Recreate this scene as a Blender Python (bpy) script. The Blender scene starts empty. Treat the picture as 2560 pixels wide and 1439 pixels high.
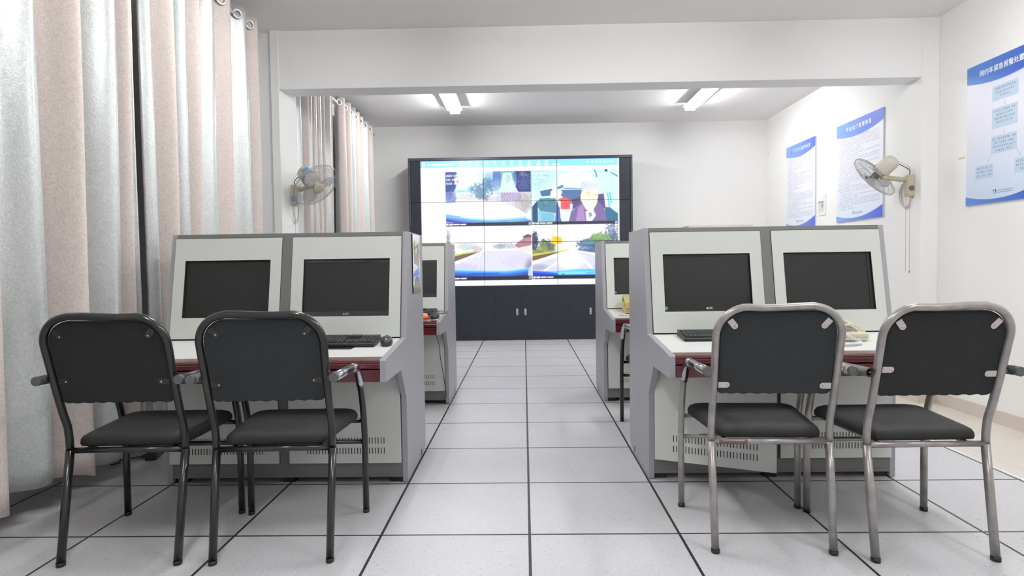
import bpy, bmesh, math, random
import numpy as np
from mathutils import Vector, Matrix

PI = math.pi
random.seed(7)
SC = bpy.context.scene
COL = SC.collection

# ------------------------------------------------------------------ camera
def set_camera():
    f, H, cx, cy = 1580.34, 1.08753, -0.00869, -2.50801
    yaw, pitch, roll = -0.01934, -0.03752, -0.01391
    a, b = math.cos(yaw), math.sin(yaw)
    p, q = math.cos(pitch), math.sin(pitch)
    fw = Vector((b * p, a * p, q)); r = Vector((a, -b, 0)); u = r.cross(fw)
    c, s = math.cos(roll), math.sin(roll)
    r, u = c * r + s * u, -s * r + c * u
    cam = bpy.data.cameras.new('camera'); o = bpy.data.objects.new('camera', cam); COL.objects.link(o)
    m = Matrix((r, u, -fw)).transposed().to_4x4(); m.translation = (cx, cy, H)
    o.matrix_world = m
    cam.sensor_fit = 'HORIZONTAL'; cam.sensor_width = 36; cam.lens = f / 2560 * 36
    cam.clip_start = 0.05; cam.clip_end = 60
    SC.camera = o
set_camera()

# ------------------------------------------------------------------ world, exposure
W = bpy.data.worlds.new('world'); SC.world = W; W.use_nodes = True
W.node_tree.nodes['Background'].inputs[0].default_value = (0.9, 0.95, 1, 1)
W.node_tree.nodes['Background'].inputs[1].default_value = 0.3
SC.view_settings.view_transform = 'Standard'; SC.view_settings.look = 'None'
SC.view_settings.exposure = 0.0; SC.view_settings.gamma = 1; SC.view_settings.use_curve_mapping = False
LAMP_POWER = 122.0
SCREEN_POWER = 1.12
try:
    SC.cycles.use_denoising = True
    SC.cycles.max_bounces = 10; SC.cycles.diffuse_bounces = 6; SC.cycles.glossy_bounces = 4
    SC.cycles.caustics_reflective = False; SC.cycles.caustics_refractive = False
    SC.cycles.sample_clamp_indirect = 8
except Exception:
    pass

# ------------------------------------------------------------------ materials
def lin(c):
    return tuple(((x / 255) / 12.92 if x / 255 <= 0.04045 else ((x / 255 + 0.055) / 1.055) ** 2.4) for x in c)
MATS = {}
def mat(name, rgb, rough=0.5, metal=0.0, spec=0.5, noise=None, bump=None, coat=0.0, emit=None, sheen=0.0, srgb=True, stretch=None):
    """noise=(scale, amount) varies the colour, bump=(scale, strength)"""
    if name in MATS: return MATS[name]
    m = bpy.data.materials.new(name); m.use_nodes = True; MATS[name] = m
    nt = m.node_tree; b = nt.nodes['Principled BSDF']
    c = lin(rgb) if srgb else rgb
    b.inputs['Base Color'].default_value = (*c, 1)
    b.inputs['Roughness'].default_value = rough; b.inputs['Metallic'].default_value = metal
    b.inputs['Specular IOR Level'].default_value = spec
    b.inputs['Coat Weight'].default_value = coat; b.inputs['Coat Roughness'].default_value = 0.1
    b.inputs['Sheen Weight'].default_value = sheen
    tc = nt.nodes.new('ShaderNodeTexCoord'); co = tc.outputs['Object']
    if stretch:
        mp = nt.nodes.new('ShaderNodeMapping'); mp.inputs['Scale'].default_value = stretch
        nt.links.new(co, mp.inputs['Vector']); co = mp.outputs['Vector']
    if noise:
        n = nt.nodes.new('ShaderNodeTexNoise'); n.inputs['Scale'].default_value = noise[0]; n.inputs['Detail'].default_value = 4
        nt.links.new(co, n.inputs['Vector'])
        r = nt.nodes.new('ShaderNodeMapRange'); r.inputs['From Min'].default_value = 0.3; r.inputs['From Max'].default_value = 0.7
        r.inputs['To Min'].default_value = 1 - noise[1]; r.inputs['To Max'].default_value = 1 + noise[1]
        nt.links.new(n.outputs['Fac'], r.inputs['Value'])
        v = nt.nodes.new('ShaderNodeVectorMath'); v.operation = 'SCALE'; v.inputs[0].default_value = c
        nt.links.new(r.outputs[0], v.inputs['Scale']); nt.links.new(v.outputs[0], b.inputs['Base Color'])
    if bump:
        n = nt.nodes.new('ShaderNodeTexNoise'); n.inputs['Scale'].default_value = bump[0]; n.inputs['Detail'].default_value = 3
        nt.links.new(co, n.inputs['Vector'])
        d = nt.nodes.new('ShaderNodeBump'); d.inputs['Strength'].default_value = bump[1]; d.inputs['Distance'].default_value = 0.004
        nt.links.new(n.outputs['Fac'], d.inputs['Height']); nt.links.new(d.outputs[0], b.inputs['Normal'])
    if emit:
        b.inputs['Emission Color'].default_value = (*emit[0], 1); b.inputs['Emission Strength'].default_value = emit[1]
    return m

def math_node(nt, op, a, b=None, c=None):
    n = nt.nodes.new('ShaderNodeMath'); n.operation = op
    for i, v in enumerate((a, b, c)):
        if v is None: continue
        if hasattr(v, 'default_value'): nt.links.new(v, n.inputs[i])
        else: n.inputs[i].default_value = v
    return n.outputs[0]

def tile_floor(name, base, size, gap, gap_rgb, fleck, fleck_amt, rough, ox=0, oy=0):
    m = mat(name, base, rough, spec=0.4)
    nt = m.node_tree; b = nt.nodes['Principled BSDF']
    g = nt.nodes.new('ShaderNodeNewGeometry')
    sp = nt.nodes.new('ShaderNodeSeparateXYZ'); nt.links.new(g.outputs['Position'], sp.inputs[0])
    def line(o, off):
        fr = math_node(nt, 'FRACT', math_node(nt, 'DIVIDE', math_node(nt, 'ADD', o, 60 * size + gap / 2 - off), size))
        return math_node(nt, 'LESS_THAN', fr, gap / size)
    ln = math_node(nt, 'MAXIMUM', line(sp.outputs[0], ox), line(sp.outputs[1], oy))
    # short curled flecks
    n1 = nt.nodes.new('ShaderNodeTexNoise'); n1.inputs['Scale'].default_value = fleck; n1.inputs['Detail'].default_value = 1.5
    n1.inputs['Distortion'].default_value = 1.6
    nt.links.new(g.outputs['Position'], n1.inputs['Vector'])
    r1 = nt.nodes.new('ShaderNodeMapRange'); r1.inputs['From Min'].default_value = 0.62; r1.inputs['From Max'].default_value = 0.72
    r1.inputs['To Min'].default_value = 1; r1.inputs['To Max'].default_value = 1 - fleck_amt
    nt.links.new(n1.outputs['Fac'], r1.inputs['Value'])
    n2 = nt.nodes.new('ShaderNodeTexNoise'); n2.inputs['Scale'].default_value = 2.5; n2.inputs['Detail'].default_value = 4
    nt.links.new(g.outputs['Position'], n2.inputs['Vector'])
    r2 = nt.nodes.new('ShaderNodeMapRange'); r2.inputs['From Min'].default_value = 0.3; r2.inputs['From Max'].default_value = 0.7
    r2.inputs['To Min'].default_value = 0.96; r2.inputs['To Max'].default_value = 1.03
    nt.links.new(n2.outputs['Fac'], r2.inputs['Value'])
    v = nt.nodes.new('ShaderNodeVectorMath'); v.operation = 'SCALE'; v.inputs[0].default_value = lin(base)
    nt.links.new(math_node(nt, 'MULTIPLY', r1.outputs[0], r2.outputs[0]), v.inputs['Scale'])
    mx = nt.nodes.new('ShaderNodeMix'); mx.data_type = 'RGBA'
    nt.links.new(ln, mx.inputs[0]); nt.links.new(v.outputs[0], mx.inputs[6]); mx.inputs[7].default_value = (*lin(gap_rgb), 1)
    nt.links.new(mx.outputs[2], b.inputs['Base Color'])
    bp = nt.nodes.new('ShaderNodeBump'); bp.inputs['Strength'].default_value = 0.4; bp.inputs['Distance'].default_value = 0.002; bp.invert = True
    nt.links.new(ln, bp.inputs['Height']); nt.links.new(bp.outputs[0], b.inputs['Normal'])
    return m

def curtain_material():
    m = mat('two_tone_curtain_cloth', (200, 200, 200), 0.5)
    nt = m.node_tree; b = nt.nodes['Principled BSDF']
    uv = nt.nodes.new('ShaderNodeUVMap'); uv.uv_map = 'cloth'
    sp = nt.nodes.new('ShaderNodeSeparateXYZ'); nt.links.new(uv.outputs[0], sp.inputs[0])
    fr = math_node(nt, 'FRACT', sp.outputs[0])
    silver = math_node(nt, 'GREATER_THAN', fr, 0.5)
    # jacquard scribble
    mp = nt.nodes.new('ShaderNodeMapping'); mp.inputs['Scale'].default_value = (1, 1, 0.8)
    tc = nt.nodes.new('ShaderNodeTexCoord'); nt.links.new(tc.outputs['Object'], mp.inputs[0])
    n = nt.nodes.new('ShaderNodeTexNoise'); n.inputs['Scale'].default_value = 70; n.inputs['Detail'].default_value = 2; n.inputs['Distortion'].default_value = 2.5
    nt.links.new(mp.outputs[0], n.inputs['Vector'])
    r = nt.nodes.new('ShaderNodeMapRange'); r.inputs['From Min'].default_value = 0.35; r.inputs['From Max'].default_value = 0.65
    r.inputs['To Min'].default_value = 0.86; r.inputs['To Max'].default_value = 1.1
    nt.links.new(n.outputs['Fac'], r.inputs['Value'])
    mx = nt.nodes.new('ShaderNodeMix'); mx.data_type = 'RGBA'; nt.links.new(silver, mx.inputs[0])
    mx.inputs[6].default_value = (*lin((208, 196, 190)), 1); mx.inputs[7].default_value = (*lin((198, 203, 203)), 1)
    v = nt.nodes.new('ShaderNodeVectorMath'); v.operation = 'SCALE'; nt.links.new(mx.outputs[2], v.inputs[0]); nt.links.new(r.outputs[0], v.inputs['Scale'])
    nt.links.new(v.outputs[0], b.inputs['Base Color'])
    nt.links.new(math_node(nt, 'MULTIPLY_ADD', silver, -0.30, 0.62), b.inputs['Roughness'])
    nt.links.new(math_node(nt, 'MULTIPLY', silver, 0.42), b.inputs['Metallic'])
    b.inputs['Sheen Weight'].default_value = 0.3
    bp = nt.nodes.new('ShaderNodeBump'); bp.inputs['Strength'].default_value = 0.25; bp.inputs['Distance'].default_value = 0.003
    nt.links.new(n.outputs['Fac'], bp.inputs['Height']); nt.links.new(bp.outputs[0], b.inputs['Normal'])
    return m

M_WALL = mat('white_wall_paint', (238, 238, 237), 0.75, spec=0.2, noise=(1.2, 0.012))
M_CEIL = mat('ceiling_paint', (236, 234, 233), 0.85, spec=0.1)
M_FLOOR = tile_floor('antistatic_floor_tile', (207, 207, 211), 0.6, 0.011, (44, 46, 50), 120, 0.42, 0.38)
M_BEIGE = tile_floor('beige_floor_tile', (222, 216, 207), 0.8, 0.003, (190, 184, 176), 20, 0.03, 0.22, ox=0.55, oy=0.36)
M_SKIRT = mat('beige_skirting_tile', (208, 198, 188), 0.3, noise=(8, 0.03))
M_SKIRTL = mat('grey_skirting_tile', (190, 186, 182), 0.4, noise=(8, 0.03))
M_SIDE = mat('console_grey_side', (162, 161, 167), 0.42, metal=0.1, noise=(3, 0.02))
M_FRAME = mat('console_grey_frame', (116, 115, 114), 0.45, metal=0.05)
M_PANEL = mat('console_pale_panel', (210, 214, 209), 0.5)
M_DESK = mat('desk_pale_laminate', (214, 217, 215), 0.4)
M_DARK = mat('black_plastic', (26, 28, 29), 0.4)
M_GAP = mat('dark_gap', (34, 34, 35), 0.8)
M_MAHOG = mat('mahogany_varnish', (88, 28, 34), 0.25, coat=0.6, noise=(9, 0.16), stretch=(0.6, 6, 10))
M_SCREENOFF = mat('switched_off_screen', (31, 33, 32), 0.42, spec=0.35)
M_BEZEL = mat('monitor_bezel', (44, 48, 50), 0.25)
M_WHITE = mat('white_mark', (235, 238, 240), 0.5)
M_BLACKTUBE = mat('black_enamel_tube', (30, 30, 31), 0.22, spec=0.6, noise=(30, 0.25))
M_SILVERTUBE = mat('worn_silver_paint', (158, 154, 152), 0.33, metal=0.55, noise=(22, 0.16), bump=(12, 0.15))
M_CHROME = mat('chrome_tube', (190, 192, 200), 0.14, metal=1.0)
M_RUST = mat('rust_brown_patch', (112, 92, 90), 0.6)
M_CLOTH = mat('charcoal_chair_cloth', (33, 37, 40), 0.8, noise=(160, 0.12), bump=(400, 0.4))
M_CLOTH2 = mat('black_chair_cloth', (20, 22, 23), 0.8, noise=(160, 0.12), bump=(400, 0.4))
M_SEAT = mat('black_seat_cloth', (13, 15, 16), 0.62, noise=(200, 0.1), bump=(500, 0.4))
M_CLIP = mat('bare_metal_clip', (200, 192, 190), 0.45, metal=0.4)
M_NAVY = mat('navy_grey_cabinet_paint', (30, 36, 48), 0.45)
M_NAVY2 = mat('dark_trim_metal', (70, 74, 82), 0.35, metal=0.4)
M_CREAM = mat('cream_plastic', (206, 200, 178), 0.35)
M_FANW = mat('fan_cream_plastic', (205, 200, 188), 0.3)
M_FANB = mat('fan_beige_plastic', (190, 181, 158), 0.4)
M_WIRE = mat('fan_guard_wire', (176, 174, 172), 0.3, metal=0.6)
M_BLADE = mat('clear_grey_blade', (222, 222, 222), 0.25); M_BLADE.node_tree.nodes['Principled BSDF'].inputs['Alpha'].default_value = 0.5
M_CORD = mat('grey_cord', (120, 118, 116), 0.6)
M_COIL = mat('pinkish_cable_sheath', (214, 198, 196), 0.5)
M_WHITEPL = mat('white_plastic', (232, 232, 230), 0.35)
M_BLUE = mat('blue_badge', (110, 156, 208), 0.4)
M_FILE = mat('cream_white_steel', (206, 202, 190), 0.4)
M_BOARD = mat('poster_board_edge', (206, 210, 218), 0.5)
M_INK = mat('grey_print', (172, 174, 184), 0.6)
M_INKB = mat('blue_grey_print', (110, 130, 160), 0.6)
M_BOX = mat('pale_blue_print', (186, 206, 226), 0.5)
M_TUBE = mat('fluorescent_tube', (255, 255, 255), 0.5, emit=((1.0, 0.995, 0.985), LAMP_POWER))
M_HOUSING = mat('lamp_housing_white', (235, 236, 238), 0.3)
M_YELLOW = mat('yellow_cream_plastic', (204, 186, 122), 0.4)
M_RED = mat('red_card', (168, 50, 78), 0.5)
M_ORANGE = mat('orange_snack_wrapper', (214, 150, 84), 0.4, noise=(60, 0.35))
M_GREYPL = mat('grey_plastic', (104, 106, 110), 0.4)
M_MARK = mat('brown_scuff', (214, 200, 170), 0.6)
M_CURTAIN = curtain_material()
M_GROM = mat('white_grommet', (214, 214, 214), 0.3, metal=0.3)

def gradient_mat(name, c1, c2, axis='X', lo=0.0, hi=1.0):
    m = mat(name, c1, 0.45); nt = m.node_tree; b = nt.nodes['Principled BSDF']
    tc = nt.nodes.new('ShaderNodeTexCoord'); sp = nt.nodes.new('ShaderNodeSeparateXYZ')
    nt.links.new(tc.outputs['Object'], sp.inputs[0])
    r = nt.nodes.new('ShaderNodeMapRange'); r.inputs['From Min'].default_value = lo; r.inputs['From Max'].default_value = hi
    nt.links.new(sp.outputs['XYZ'.index(axis)], r.inputs['Value'])
    mx = nt.nodes.new('ShaderNodeMix'); mx.data_type = 'RGBA'; nt.links.new(r.outputs[0], mx.inputs[0])
    mx.inputs[6].default_value = (*lin(c1), 1); mx.inputs[7].default_value = (*lin(c2), 1)
    nt.links.new(mx.outputs[2], b.inputs['Base Color'])
    return m

# ------------------------------------------------------------------ object helpers
def props(o, label=None, cat=None, group=None, kind=None):
    if label: o['label'] = label
    if cat: o['category'] = cat
    if group: o['group'] = group
    if kind: o['kind'] = kind
    return o

def thing(name, label, cat, loc=(0, 0, 0), rot=(0, 0, 0), group=None):
    o = bpy.data.objects.new(name, None); COL.objects.link(o); o.empty_display_size = 0.1
    o.location = loc; o.rotation_euler = rot
    return props(o, label, cat, group)

def fillet(pts, rads, n=7):
    """round the inner corners of a polyline"""
    pts = [Vector(p) for p in pts]; out = [pts[0]]
    for i in range(1, len(pts) - 1):
        r = rads[i - 1] if isinstance(rads, (list, tuple)) else rads
        a, b, c = pts[i - 1], pts[i], pts[i + 1]
        d1, d2 = (a - b), (c - b)
        t1, t2 = min(r, d1.length * 0.49), min(r, d2.length * 0.49)
        p, q = b + d1.normalized() * t1, b + d2.normalized() * t2
        for k in range(n + 1):
            t = k / n; out.append(p * (1 - t) ** 2 + b * 2 * t * (1 - t) + q * t * t)
    out.append(pts[-1]); return out

def catmull(pts, n=6):
    pts = [Vector(p) for p in pts]; P = [pts[0]] + pts + [pts[-1]]; out = []
    for i in range(1, len(P) - 2):
        for k in range(n):
            t = k / n; a, b, c, d = P[i - 1:i + 3]
            out.append(0.5 * (2 * b + (c - a) * t + (2 * a - 5 * b + 4 * c - d) * t * t + (3 * b - a - 3 * c + d) * t ** 3))
    out.append(pts[-1]); return out

class B:
    """collects shapes, then links them as one mesh object"""
    def __init__(s): s.bm = bmesh.new(); s.mi = 0
    def m(s, i): s.mi = i; return s
    def _face(s, vs, smooth=False):
        try: f = s.bm.faces.new(vs)
        except ValueError: return
        f.material_index = s.mi; f.smooth = smooth
    def box(s, x0, x1, y0, y1, z0, z1, M=None):
        vs = [Vector((x, y, z)) for x in (x0, x1) for y in (y0, y1) for z in (z0, z1)]
        if M is not None: vs = [M @ v for v in vs]
        v = [s.bm.verts.new(p) for p in vs]
        for q in ((0, 1, 3, 2), (4, 6, 7, 5), (0, 4, 5, 1), (2, 3, 7, 6), (0, 2, 6, 4), (1, 5, 7, 3)):
            s._face([v[i] for i in q])
        return s
    def prism(s, poly, axis, a, b, M=None, smooth=False):
        """poly in the two other axes (in order), extruded along axis from a to b"""
        k = 'xyz'.index(axis)
        def P(p, t):
            q = [0, 0, 0]; o = [i for i in range(3) if i != k]; q[o[0]], q[o[1]], q[k] = p[0], p[1], t
            q = Vector(q); return M @ q if M is not None else q
        lo = [s.bm.verts.new(P(p, a)) for p in poly]; hi = [s.bm.verts.new(P(p, b)) for p in poly]
        n = len(poly)
        s._face(lo[::-1]); s._face(hi)
        for i in range(n): s._face([lo[i], lo[(i + 1) % n], hi[(i + 1) % n], hi[i]], smooth)
        return s
    def tube(s, path, r, seg=14, cap=True, rfun=None, ys=1.0):
        path = [Vector(p) for p in path]; n = len(path)
        tan = []
        for i in range(n):
            t = (path[min(i + 1, n - 1)] - path[max(i - 1, 0)]); tan.append(t.normalized())
        ref = Vector((0, 0, 1)) if abs(tan[0].z) < 0.9 else Vector((1, 0, 0))
        u = tan[0].cross(ref).normalized(); rings = []
        for i in range(n):
            u = (u - tan[i] * u.dot(tan[i])).normalized(); w = tan[i].cross(u)
            rr = rfun(i / (n - 1)) if rfun else r
            ring = []
            for k in range(seg):
                o = (u * math.cos(2 * PI * k / seg) + w * math.sin(2 * PI * k / seg)) * rr; o.y *= ys; ring.append(s.bm.verts.new(path[i] + o))
            rings.append(ring)
        for a, b in zip(rings, rings[1:]):
            for k in range(seg): s._face([a[k], a[(k + 1) % seg], b[(k + 1) % seg], b[k]], True)
        if cap: s._face(rings[0][::-1]); s._face(rings[-1])
        return s
    def cyl(s, p, q, r, seg=20, r2=None):
        p, q = Vector(p), Vector(q)
        return s.tube([p, q], r, seg, True, (lambda t: r + ((r2 if r2 is not None else r) - r) * t))
    def lathe(s, prof, M=None, seg=28, close=False):
        """prof: (radius, height) along local z"""
        rings = []
        for r, h in prof:
            ring = []
            for k in range(seg):
                v = Vector((r * math.cos(2 * PI * k / seg), r * math.sin(2 * PI * k / seg), h))
                ring.append(s.bm.verts.new(M @ v if M is not None else v))
            rings.append(ring)
        for a, b in zip(rings, rings[1:]):
            for k in range(seg): s._face([a[k], a[(k + 1) % seg], b[(k + 1) % seg], b[k]], True)
        s._face(rings[0][::-1]); s._face(rings[-1])
        return s
    def loft(s, outline, prof, M=None, center=None):
        """outline: list of (x, y); prof: list of (scale, z, dy) rings"""
        cx = sum(p[0] for p in outline) / len(outline) if center is None else center[0]
        cy = sum(p[1] for p in outline) / len(outline) if center is None else center[1]
        rings = []
        for sc, z in prof:
            ring = []
            for x, y in outline:
                v = Vector((cx + (x - cx) * sc, cy + (y - cy) * sc, z)); ring.append(s.bm.verts.new(M @ v if M is not None else v))
            rings.append(ring)
        n = len(outline)
        for a, b in zip(rings, rings[1:]):
            for k in range(n): s._face([a[k], a[(k + 1) % n], b[(k + 1) % n], b[k]], True)
        s._face(rings[0][::-1]); s._face(rings[-1], True)
        return s
    def build(s, name, mats, parent=None, loc=None, rot=None, bevel=0.0, bseg=2, fix=True):
        if fix: bmesh.ops.recalc_face_normals(s.bm, faces=s.bm.faces)
        me = bpy.data.meshes.new(name); s.bm.to_mesh(me); s.bm.free()
        for m_ in (mats if isinstance(mats, (list, tuple)) else [mats]): me.materials.append(m_)
        o = bpy.data.objects.new(name, me); COL.objects.link(o)
        if parent: o.parent = parent
        if loc is not None: o.location = loc
        if rot is not None: o.rotation_euler = rot
        if bevel:
            md = o.modifiers.new('bevel', 'BEVEL'); md.width = bevel; md.segments = bseg; md.limit_method = 'ANGLE'; md.angle_limit = 0.7
            md.harden_normals = False
        return o

def rounded_rect(x0, x1, y0, y1, r, n=6):
    rr = r if isinstance(r, (list, tuple)) else [r] * 4     # bl, br, tr, tl
    out = []
    for (cx, cy, a0, q) in ((x0, y0, PI, 0), (x1, y0, 1.5 * PI, 1), (x1, y1, 0, 2), (x0, y1, 0.5 * PI, 3)):
        k = rr[q]; sx = 1 if q in (0, 3) else -1; sy = 1 if q in (0, 1) else -1
        for i in range(n + 1):
            a = a0 + 0.5 * PI * i / n
            out.append((cx + sx * k + k * math.cos(a), cy + sy * k + k * math.sin(a)))
    return out

def structure(b, name, m, bevel=0.0):
    return props(b.build(name, m, bevel=bevel), kind='structure')

# ------------------------------------------------------------------ the room
ZL = -0.182            # the old floor beside the raised one
XL, XR = -2.42, 3.60
YB, YF = 7.00, -5.0
ZC = 3.165
structure(B().box(XL, 2.412, YF, YB, ZL + 0.002, 0.0), 'floor', M_FLOOR)
structure(B().box(XL - 0.1, XR + 0.1, YF - 0.1, YB + 0.1, ZL - 0.1, ZL), 'floor', M_BEIGE)
structure(B().box(2.412, 2.43, YF, YB, ZL, 0.001), 'trim_4', M_HOUSING)
structure(B().box(XL - 0.1, XR + 0.1, YF - 0.1, YB + 0.1, ZC, ZC + 0.1), 'ceiling', M_CEIL)
structure(B().box(XL - 0.1, XL, YF - 0.1, YB + 0.1, ZL, ZC), 'wall_left', M_WALL)
structure(B().box(XR, XR + 0.1, YF - 0.1, YB + 0.1, ZL, ZC), 'wall_right', M_WALL)
structure(B().box(XL, XR, YB, YB + 0.1, ZL, ZC), 'wall_back', M_WALL)
structure(B().box(XL, XR, YF - 0.1, YF, ZL, ZC), 'wall_front', M_WALL)
# beam across the room and the piers that carry it
structure(B().box(-2.19, 3.50, 3.09, 3.335, 2.655, ZC), 'trim_1', M_WALL, 0.004)
structure(B().prism([(-2.215, 3.08), (-2.148, 3.08), (-2.095, 3.36), (-2.215, 3.36)], 'z', 0.0, ZC).box(XL, -2.216, 3.13, 3.358, 0.0, ZC), 'trim_2', M_WALL)
structure(B().box(3.45, XR, 3.08, 3.48, ZL, ZC), 'trim_3', M_WALL, 0.004)
structure(B().box(3.588, XR, YF, 3.08, ZL, ZL + 0.106).box(3.588, XR, 3.48, YB, ZL, ZL + 0.106)
          .box(3.438, 3.45, 3.068, 3.492, ZL, ZL + 0.106).box(3.45, 3.588, 3.068, 3.08, ZL, ZL + 0.106), 'baseboard_right', M_SKIRT)
structure(B().box(XL, XL + 0.012, YF, 3.15, 0.0, 0.11), 'baseboard_left', M_SKIRTL)
structure(B().box(2.43, 3.588, YB - 0.012, YB, ZL, ZL + 0.106), 'baseboard_back', M_SKIRT)

# ------------------------------------------------------------------ ceiling lights
def batten(x, y0, y1, label):
    t = thing('ceiling_light', label, 'light', (x, (y0 + y1) / 2, ZC), group='twin tube ceiling lights')
    h = (y1 - y0) / 2
    b = B().box(-0.035, 0.035, -h + 0.05, h - 0.05, -0.035, 0.0)
    b.prism([(-0.035, -0.018), (-0.10, -0.055), (-0.10, -0.057), (0, -0.037), (0.10, -0.057), (0.10, -0.055), (0.035, -0.018)], 'y', -h + 0.01, h - 0.01)
    b.build('reflector', M_HOUSING, t)
    for s in (-1, 1):
        b = B().cyl((s * 0.048, -h, -0.074), (s * 0.048, h, -0.074), 0.014, 12)
        b.build('tube', M_TUBE, t)
    for s in (-1, 1):
        B().prism([(-0.07, -0.045), (0.07, -0.045), (0.064, -0.094), (-0.064, -0.094)], 'y', s * (h + 0.001), s * (h + 0.012)).build('end_bracket', M_HOUSING, t)
    return t
batten(-0.885, 4.66, 5.86, 'lit twin tube ceiling light beyond the beam, on the curtain side')
batten(2.20, 4.72, 5.92, 'lit twin tube ceiling light beyond the beam, on the notice board side')
batten(-0.75, 0.45, 1.65, 'twin tube ceiling light above the console with the car picture')
batten(2.15, 0.45, 1.65, 'twin tube ceiling light above the console with the ajar door')
batten(-0.75, -2.4, -1.2, 'twin tube ceiling light at the front end of the room, curtain side')
batten(2.15, -2.4, -1.2, 'twin tube ceiling light at the front end of the room, notice board side')

# ------------------------------------------------------------------ curtains
def curtain(name, label, yc, segs, x0, zt, zb, seed, group, tilt=0.0, grommets=(), colour0=0.0, hem_amp=0.03):
    """segs: list of (length in y, fold depth, cloth colours per fold). The cloth weaves to and fro along y."""
    rnd = random.Random(seed)
    path = []; y = yc; ph = 0.0
    for L, A, q in segs:                       # one fold = one full wave; q = colour units advanced
        n = 28
        for k in range(n):
            a = k / n
            sh = math.sin(2 * PI * a); sh = math.copysign(abs(sh) ** 0.9, sh)
            path.append((y + L * a + 0.03 * math.sin(2 * PI * a + 0.6) * L, A * sh, ph + q * a))
        y += L; ph += q
    path.append((y, 0.0, ph))
    nz = 34; verts = []; uvs = []; faces = []
    ks = [rnd.uniform(0.7, 1.3) for _ in range(9)]
    for j in range(nz + 1):
        t = j / nz                            # 0 top, 1 bottom
        for i, (py, px, pu) in enumerate(path):
            amp = 1.0 + 0.25 * math.sin(1.7 * t * ks[0] + i * 0.03) - 0.15 * t
            dx = px * amp + 0.010 * math.sin(9 * py * ks[1] + 2.3 * t * ks[2]) * t + 0.006 * math.sin(31 * py + 4 * t) * t
            dy = 0.022 * math.sin(5.1 * py * ks[3] + 1.1) * t + 0.008 * math.sin(17 * py + 5 * t * ks[4]) * t
            zz = zt + (zb - zt) * t
            if t > 0.97: zz += hem_amp * 0.5 * math.sin(7 * py * ks[5]) + 0.008 * math.sin(37 * py)
            verts.append((x0 + dx + tilt * t, py + dy, zz)); uvs.append((pu + colour0, t))
    w = len(path)
    for j in range(nz):
        for i in range(w - 1):
            a = j * w + i; faces.append((a, a + 1, a + w + 1, a + w))
    me = bpy.data.meshes.new(name); me.from_pydata(verts, [], faces)
    ul = me.uv_layers.new(name='cloth')
    for lp in me.loops: ul.data[lp.index].uv = uvs[lp.vertex_index]
    for p in me.polygons: p.use_smooth = True
    me.materials.append(M_CURTAIN)
    o = bpy.data.objects.new('cloth', me); COL.objects.link(o)
    t = thing(name, label, 'curtain', (x0, (yc + y) / 2, zb), group=group)
    o.parent = t; o.location = (-x0, -(yc + y) / 2, -zb)
    sd = o.modifiers.new('thick', 'SOLIDIFY'); sd.thickness = 0.003; sd.offset = 0
    for gy, gx in grommets:
        n = Vector((0.75, -0.66, 0)).normalized()
        M = Matrix.Translation((gx - x0, gy - (yc + y) / 2, zt - 0.065 - zb)) @ n.to_track_quat('Z', 'Y').to_matrix().to_4x4()
        g = B()
        ring = [(0.021 + 0.0085 * (1 + math.cos(a)), 0.004 * math.sin(a)) for a in [2 * PI * k / 8 for k in range(8)]]
        rings = []
        for r, h in ring:
            rings.append([g.bm.verts.new(M @ Vector((r * math.cos(2 * PI * k / 24), r * math.sin(2 * PI * k / 24), h))) for k in range(24)])
        for a in range(8):
            for k in range(24): g._face([rings[a][k], rings[a][(k + 1) % 24], rings[(a + 1) % 8][(k + 1) % 24], rings[(a + 1) % 8][k]], True)
        g.build('grommet', M_GROM, t)
    return t

G_C = 'grommet curtains along the window side'
def folds(total, n, A, q=1.0, seed=1):
    r = random.Random(seed); L = [r.uniform(0.85, 1.15) for _ in range(n)]; s = total / sum(L)
    return [(l * s, A * r.uniform(0.85, 1.15), q) for l in L]
XC = -2.13
def seq(faces, A, seed):
    """faces: where each fold faces the room and its stripe, t taupe or s silver"""
    r = random.Random(seed); out = []
    for (a, ca), (b_, cb) in zip(faces, faces[1:]):
        out.append((b_ - a, A * r.uniform(0.82, 1.15) * min(1.25, (b_ - a) / 0.2), 1.0 if ca == cb else 0.5))
    return out
def stripes(ys, first): return [(y, 'ts'[(k + (first == 's')) % 2]) for k, y in enumerate(ys)]
F1 = stripes([-1.34, -1.06, -0.83, -0.60, -0.37, -0.13, 0.11, 0.35, 0.62, 0.86, 0.96], 's')
F2 = stripes([1.00, 1.16, 1.36, 1.54, 1.71, 1.96, 2.21, 2.42, 2.64], 's')
F3 = stripes([3.40, 3.55, 3.74, 3.86, 3.96, 4.04, 4.12, 4.20, 4.30, 4.46, 4.55], 's')
F4 = [(4.77, 't'), (5.02, 't'), (5.25, 's'), (5.48, 't'), (5.72, 't'), (5.97, 's'), (6.22, 't'), (6.47, 's')]
curtain('window_curtain', 'long silver and taupe curtain hanging behind the all black armchair', -1.34, seq(F1, 0.062, 3), XC, 3.035, 0.13, 5, G_C, tilt=-0.02, colour0=0.625, hem_amp=0.05)
curtain('window_curtain', 'silver and taupe curtain ending beside the wall pier under the beam', 1.00, seq(F2, 0.060, 8), XC, 3.035, 0.12, 8, G_C, tilt=-0.01,
        grommets=((1.96, -2.105), (2.21, -2.105), (2.42, -2.105)), colour0=0.625, hem_amp=0.05)
curtain('window_curtain', 'tightly gathered curtain behind the wall fan with the blue sticker', 3.40, seq(F3, 0.055, 5), XC, 3.035, 0.10, 11, G_C, colour0=0.625)
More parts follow.
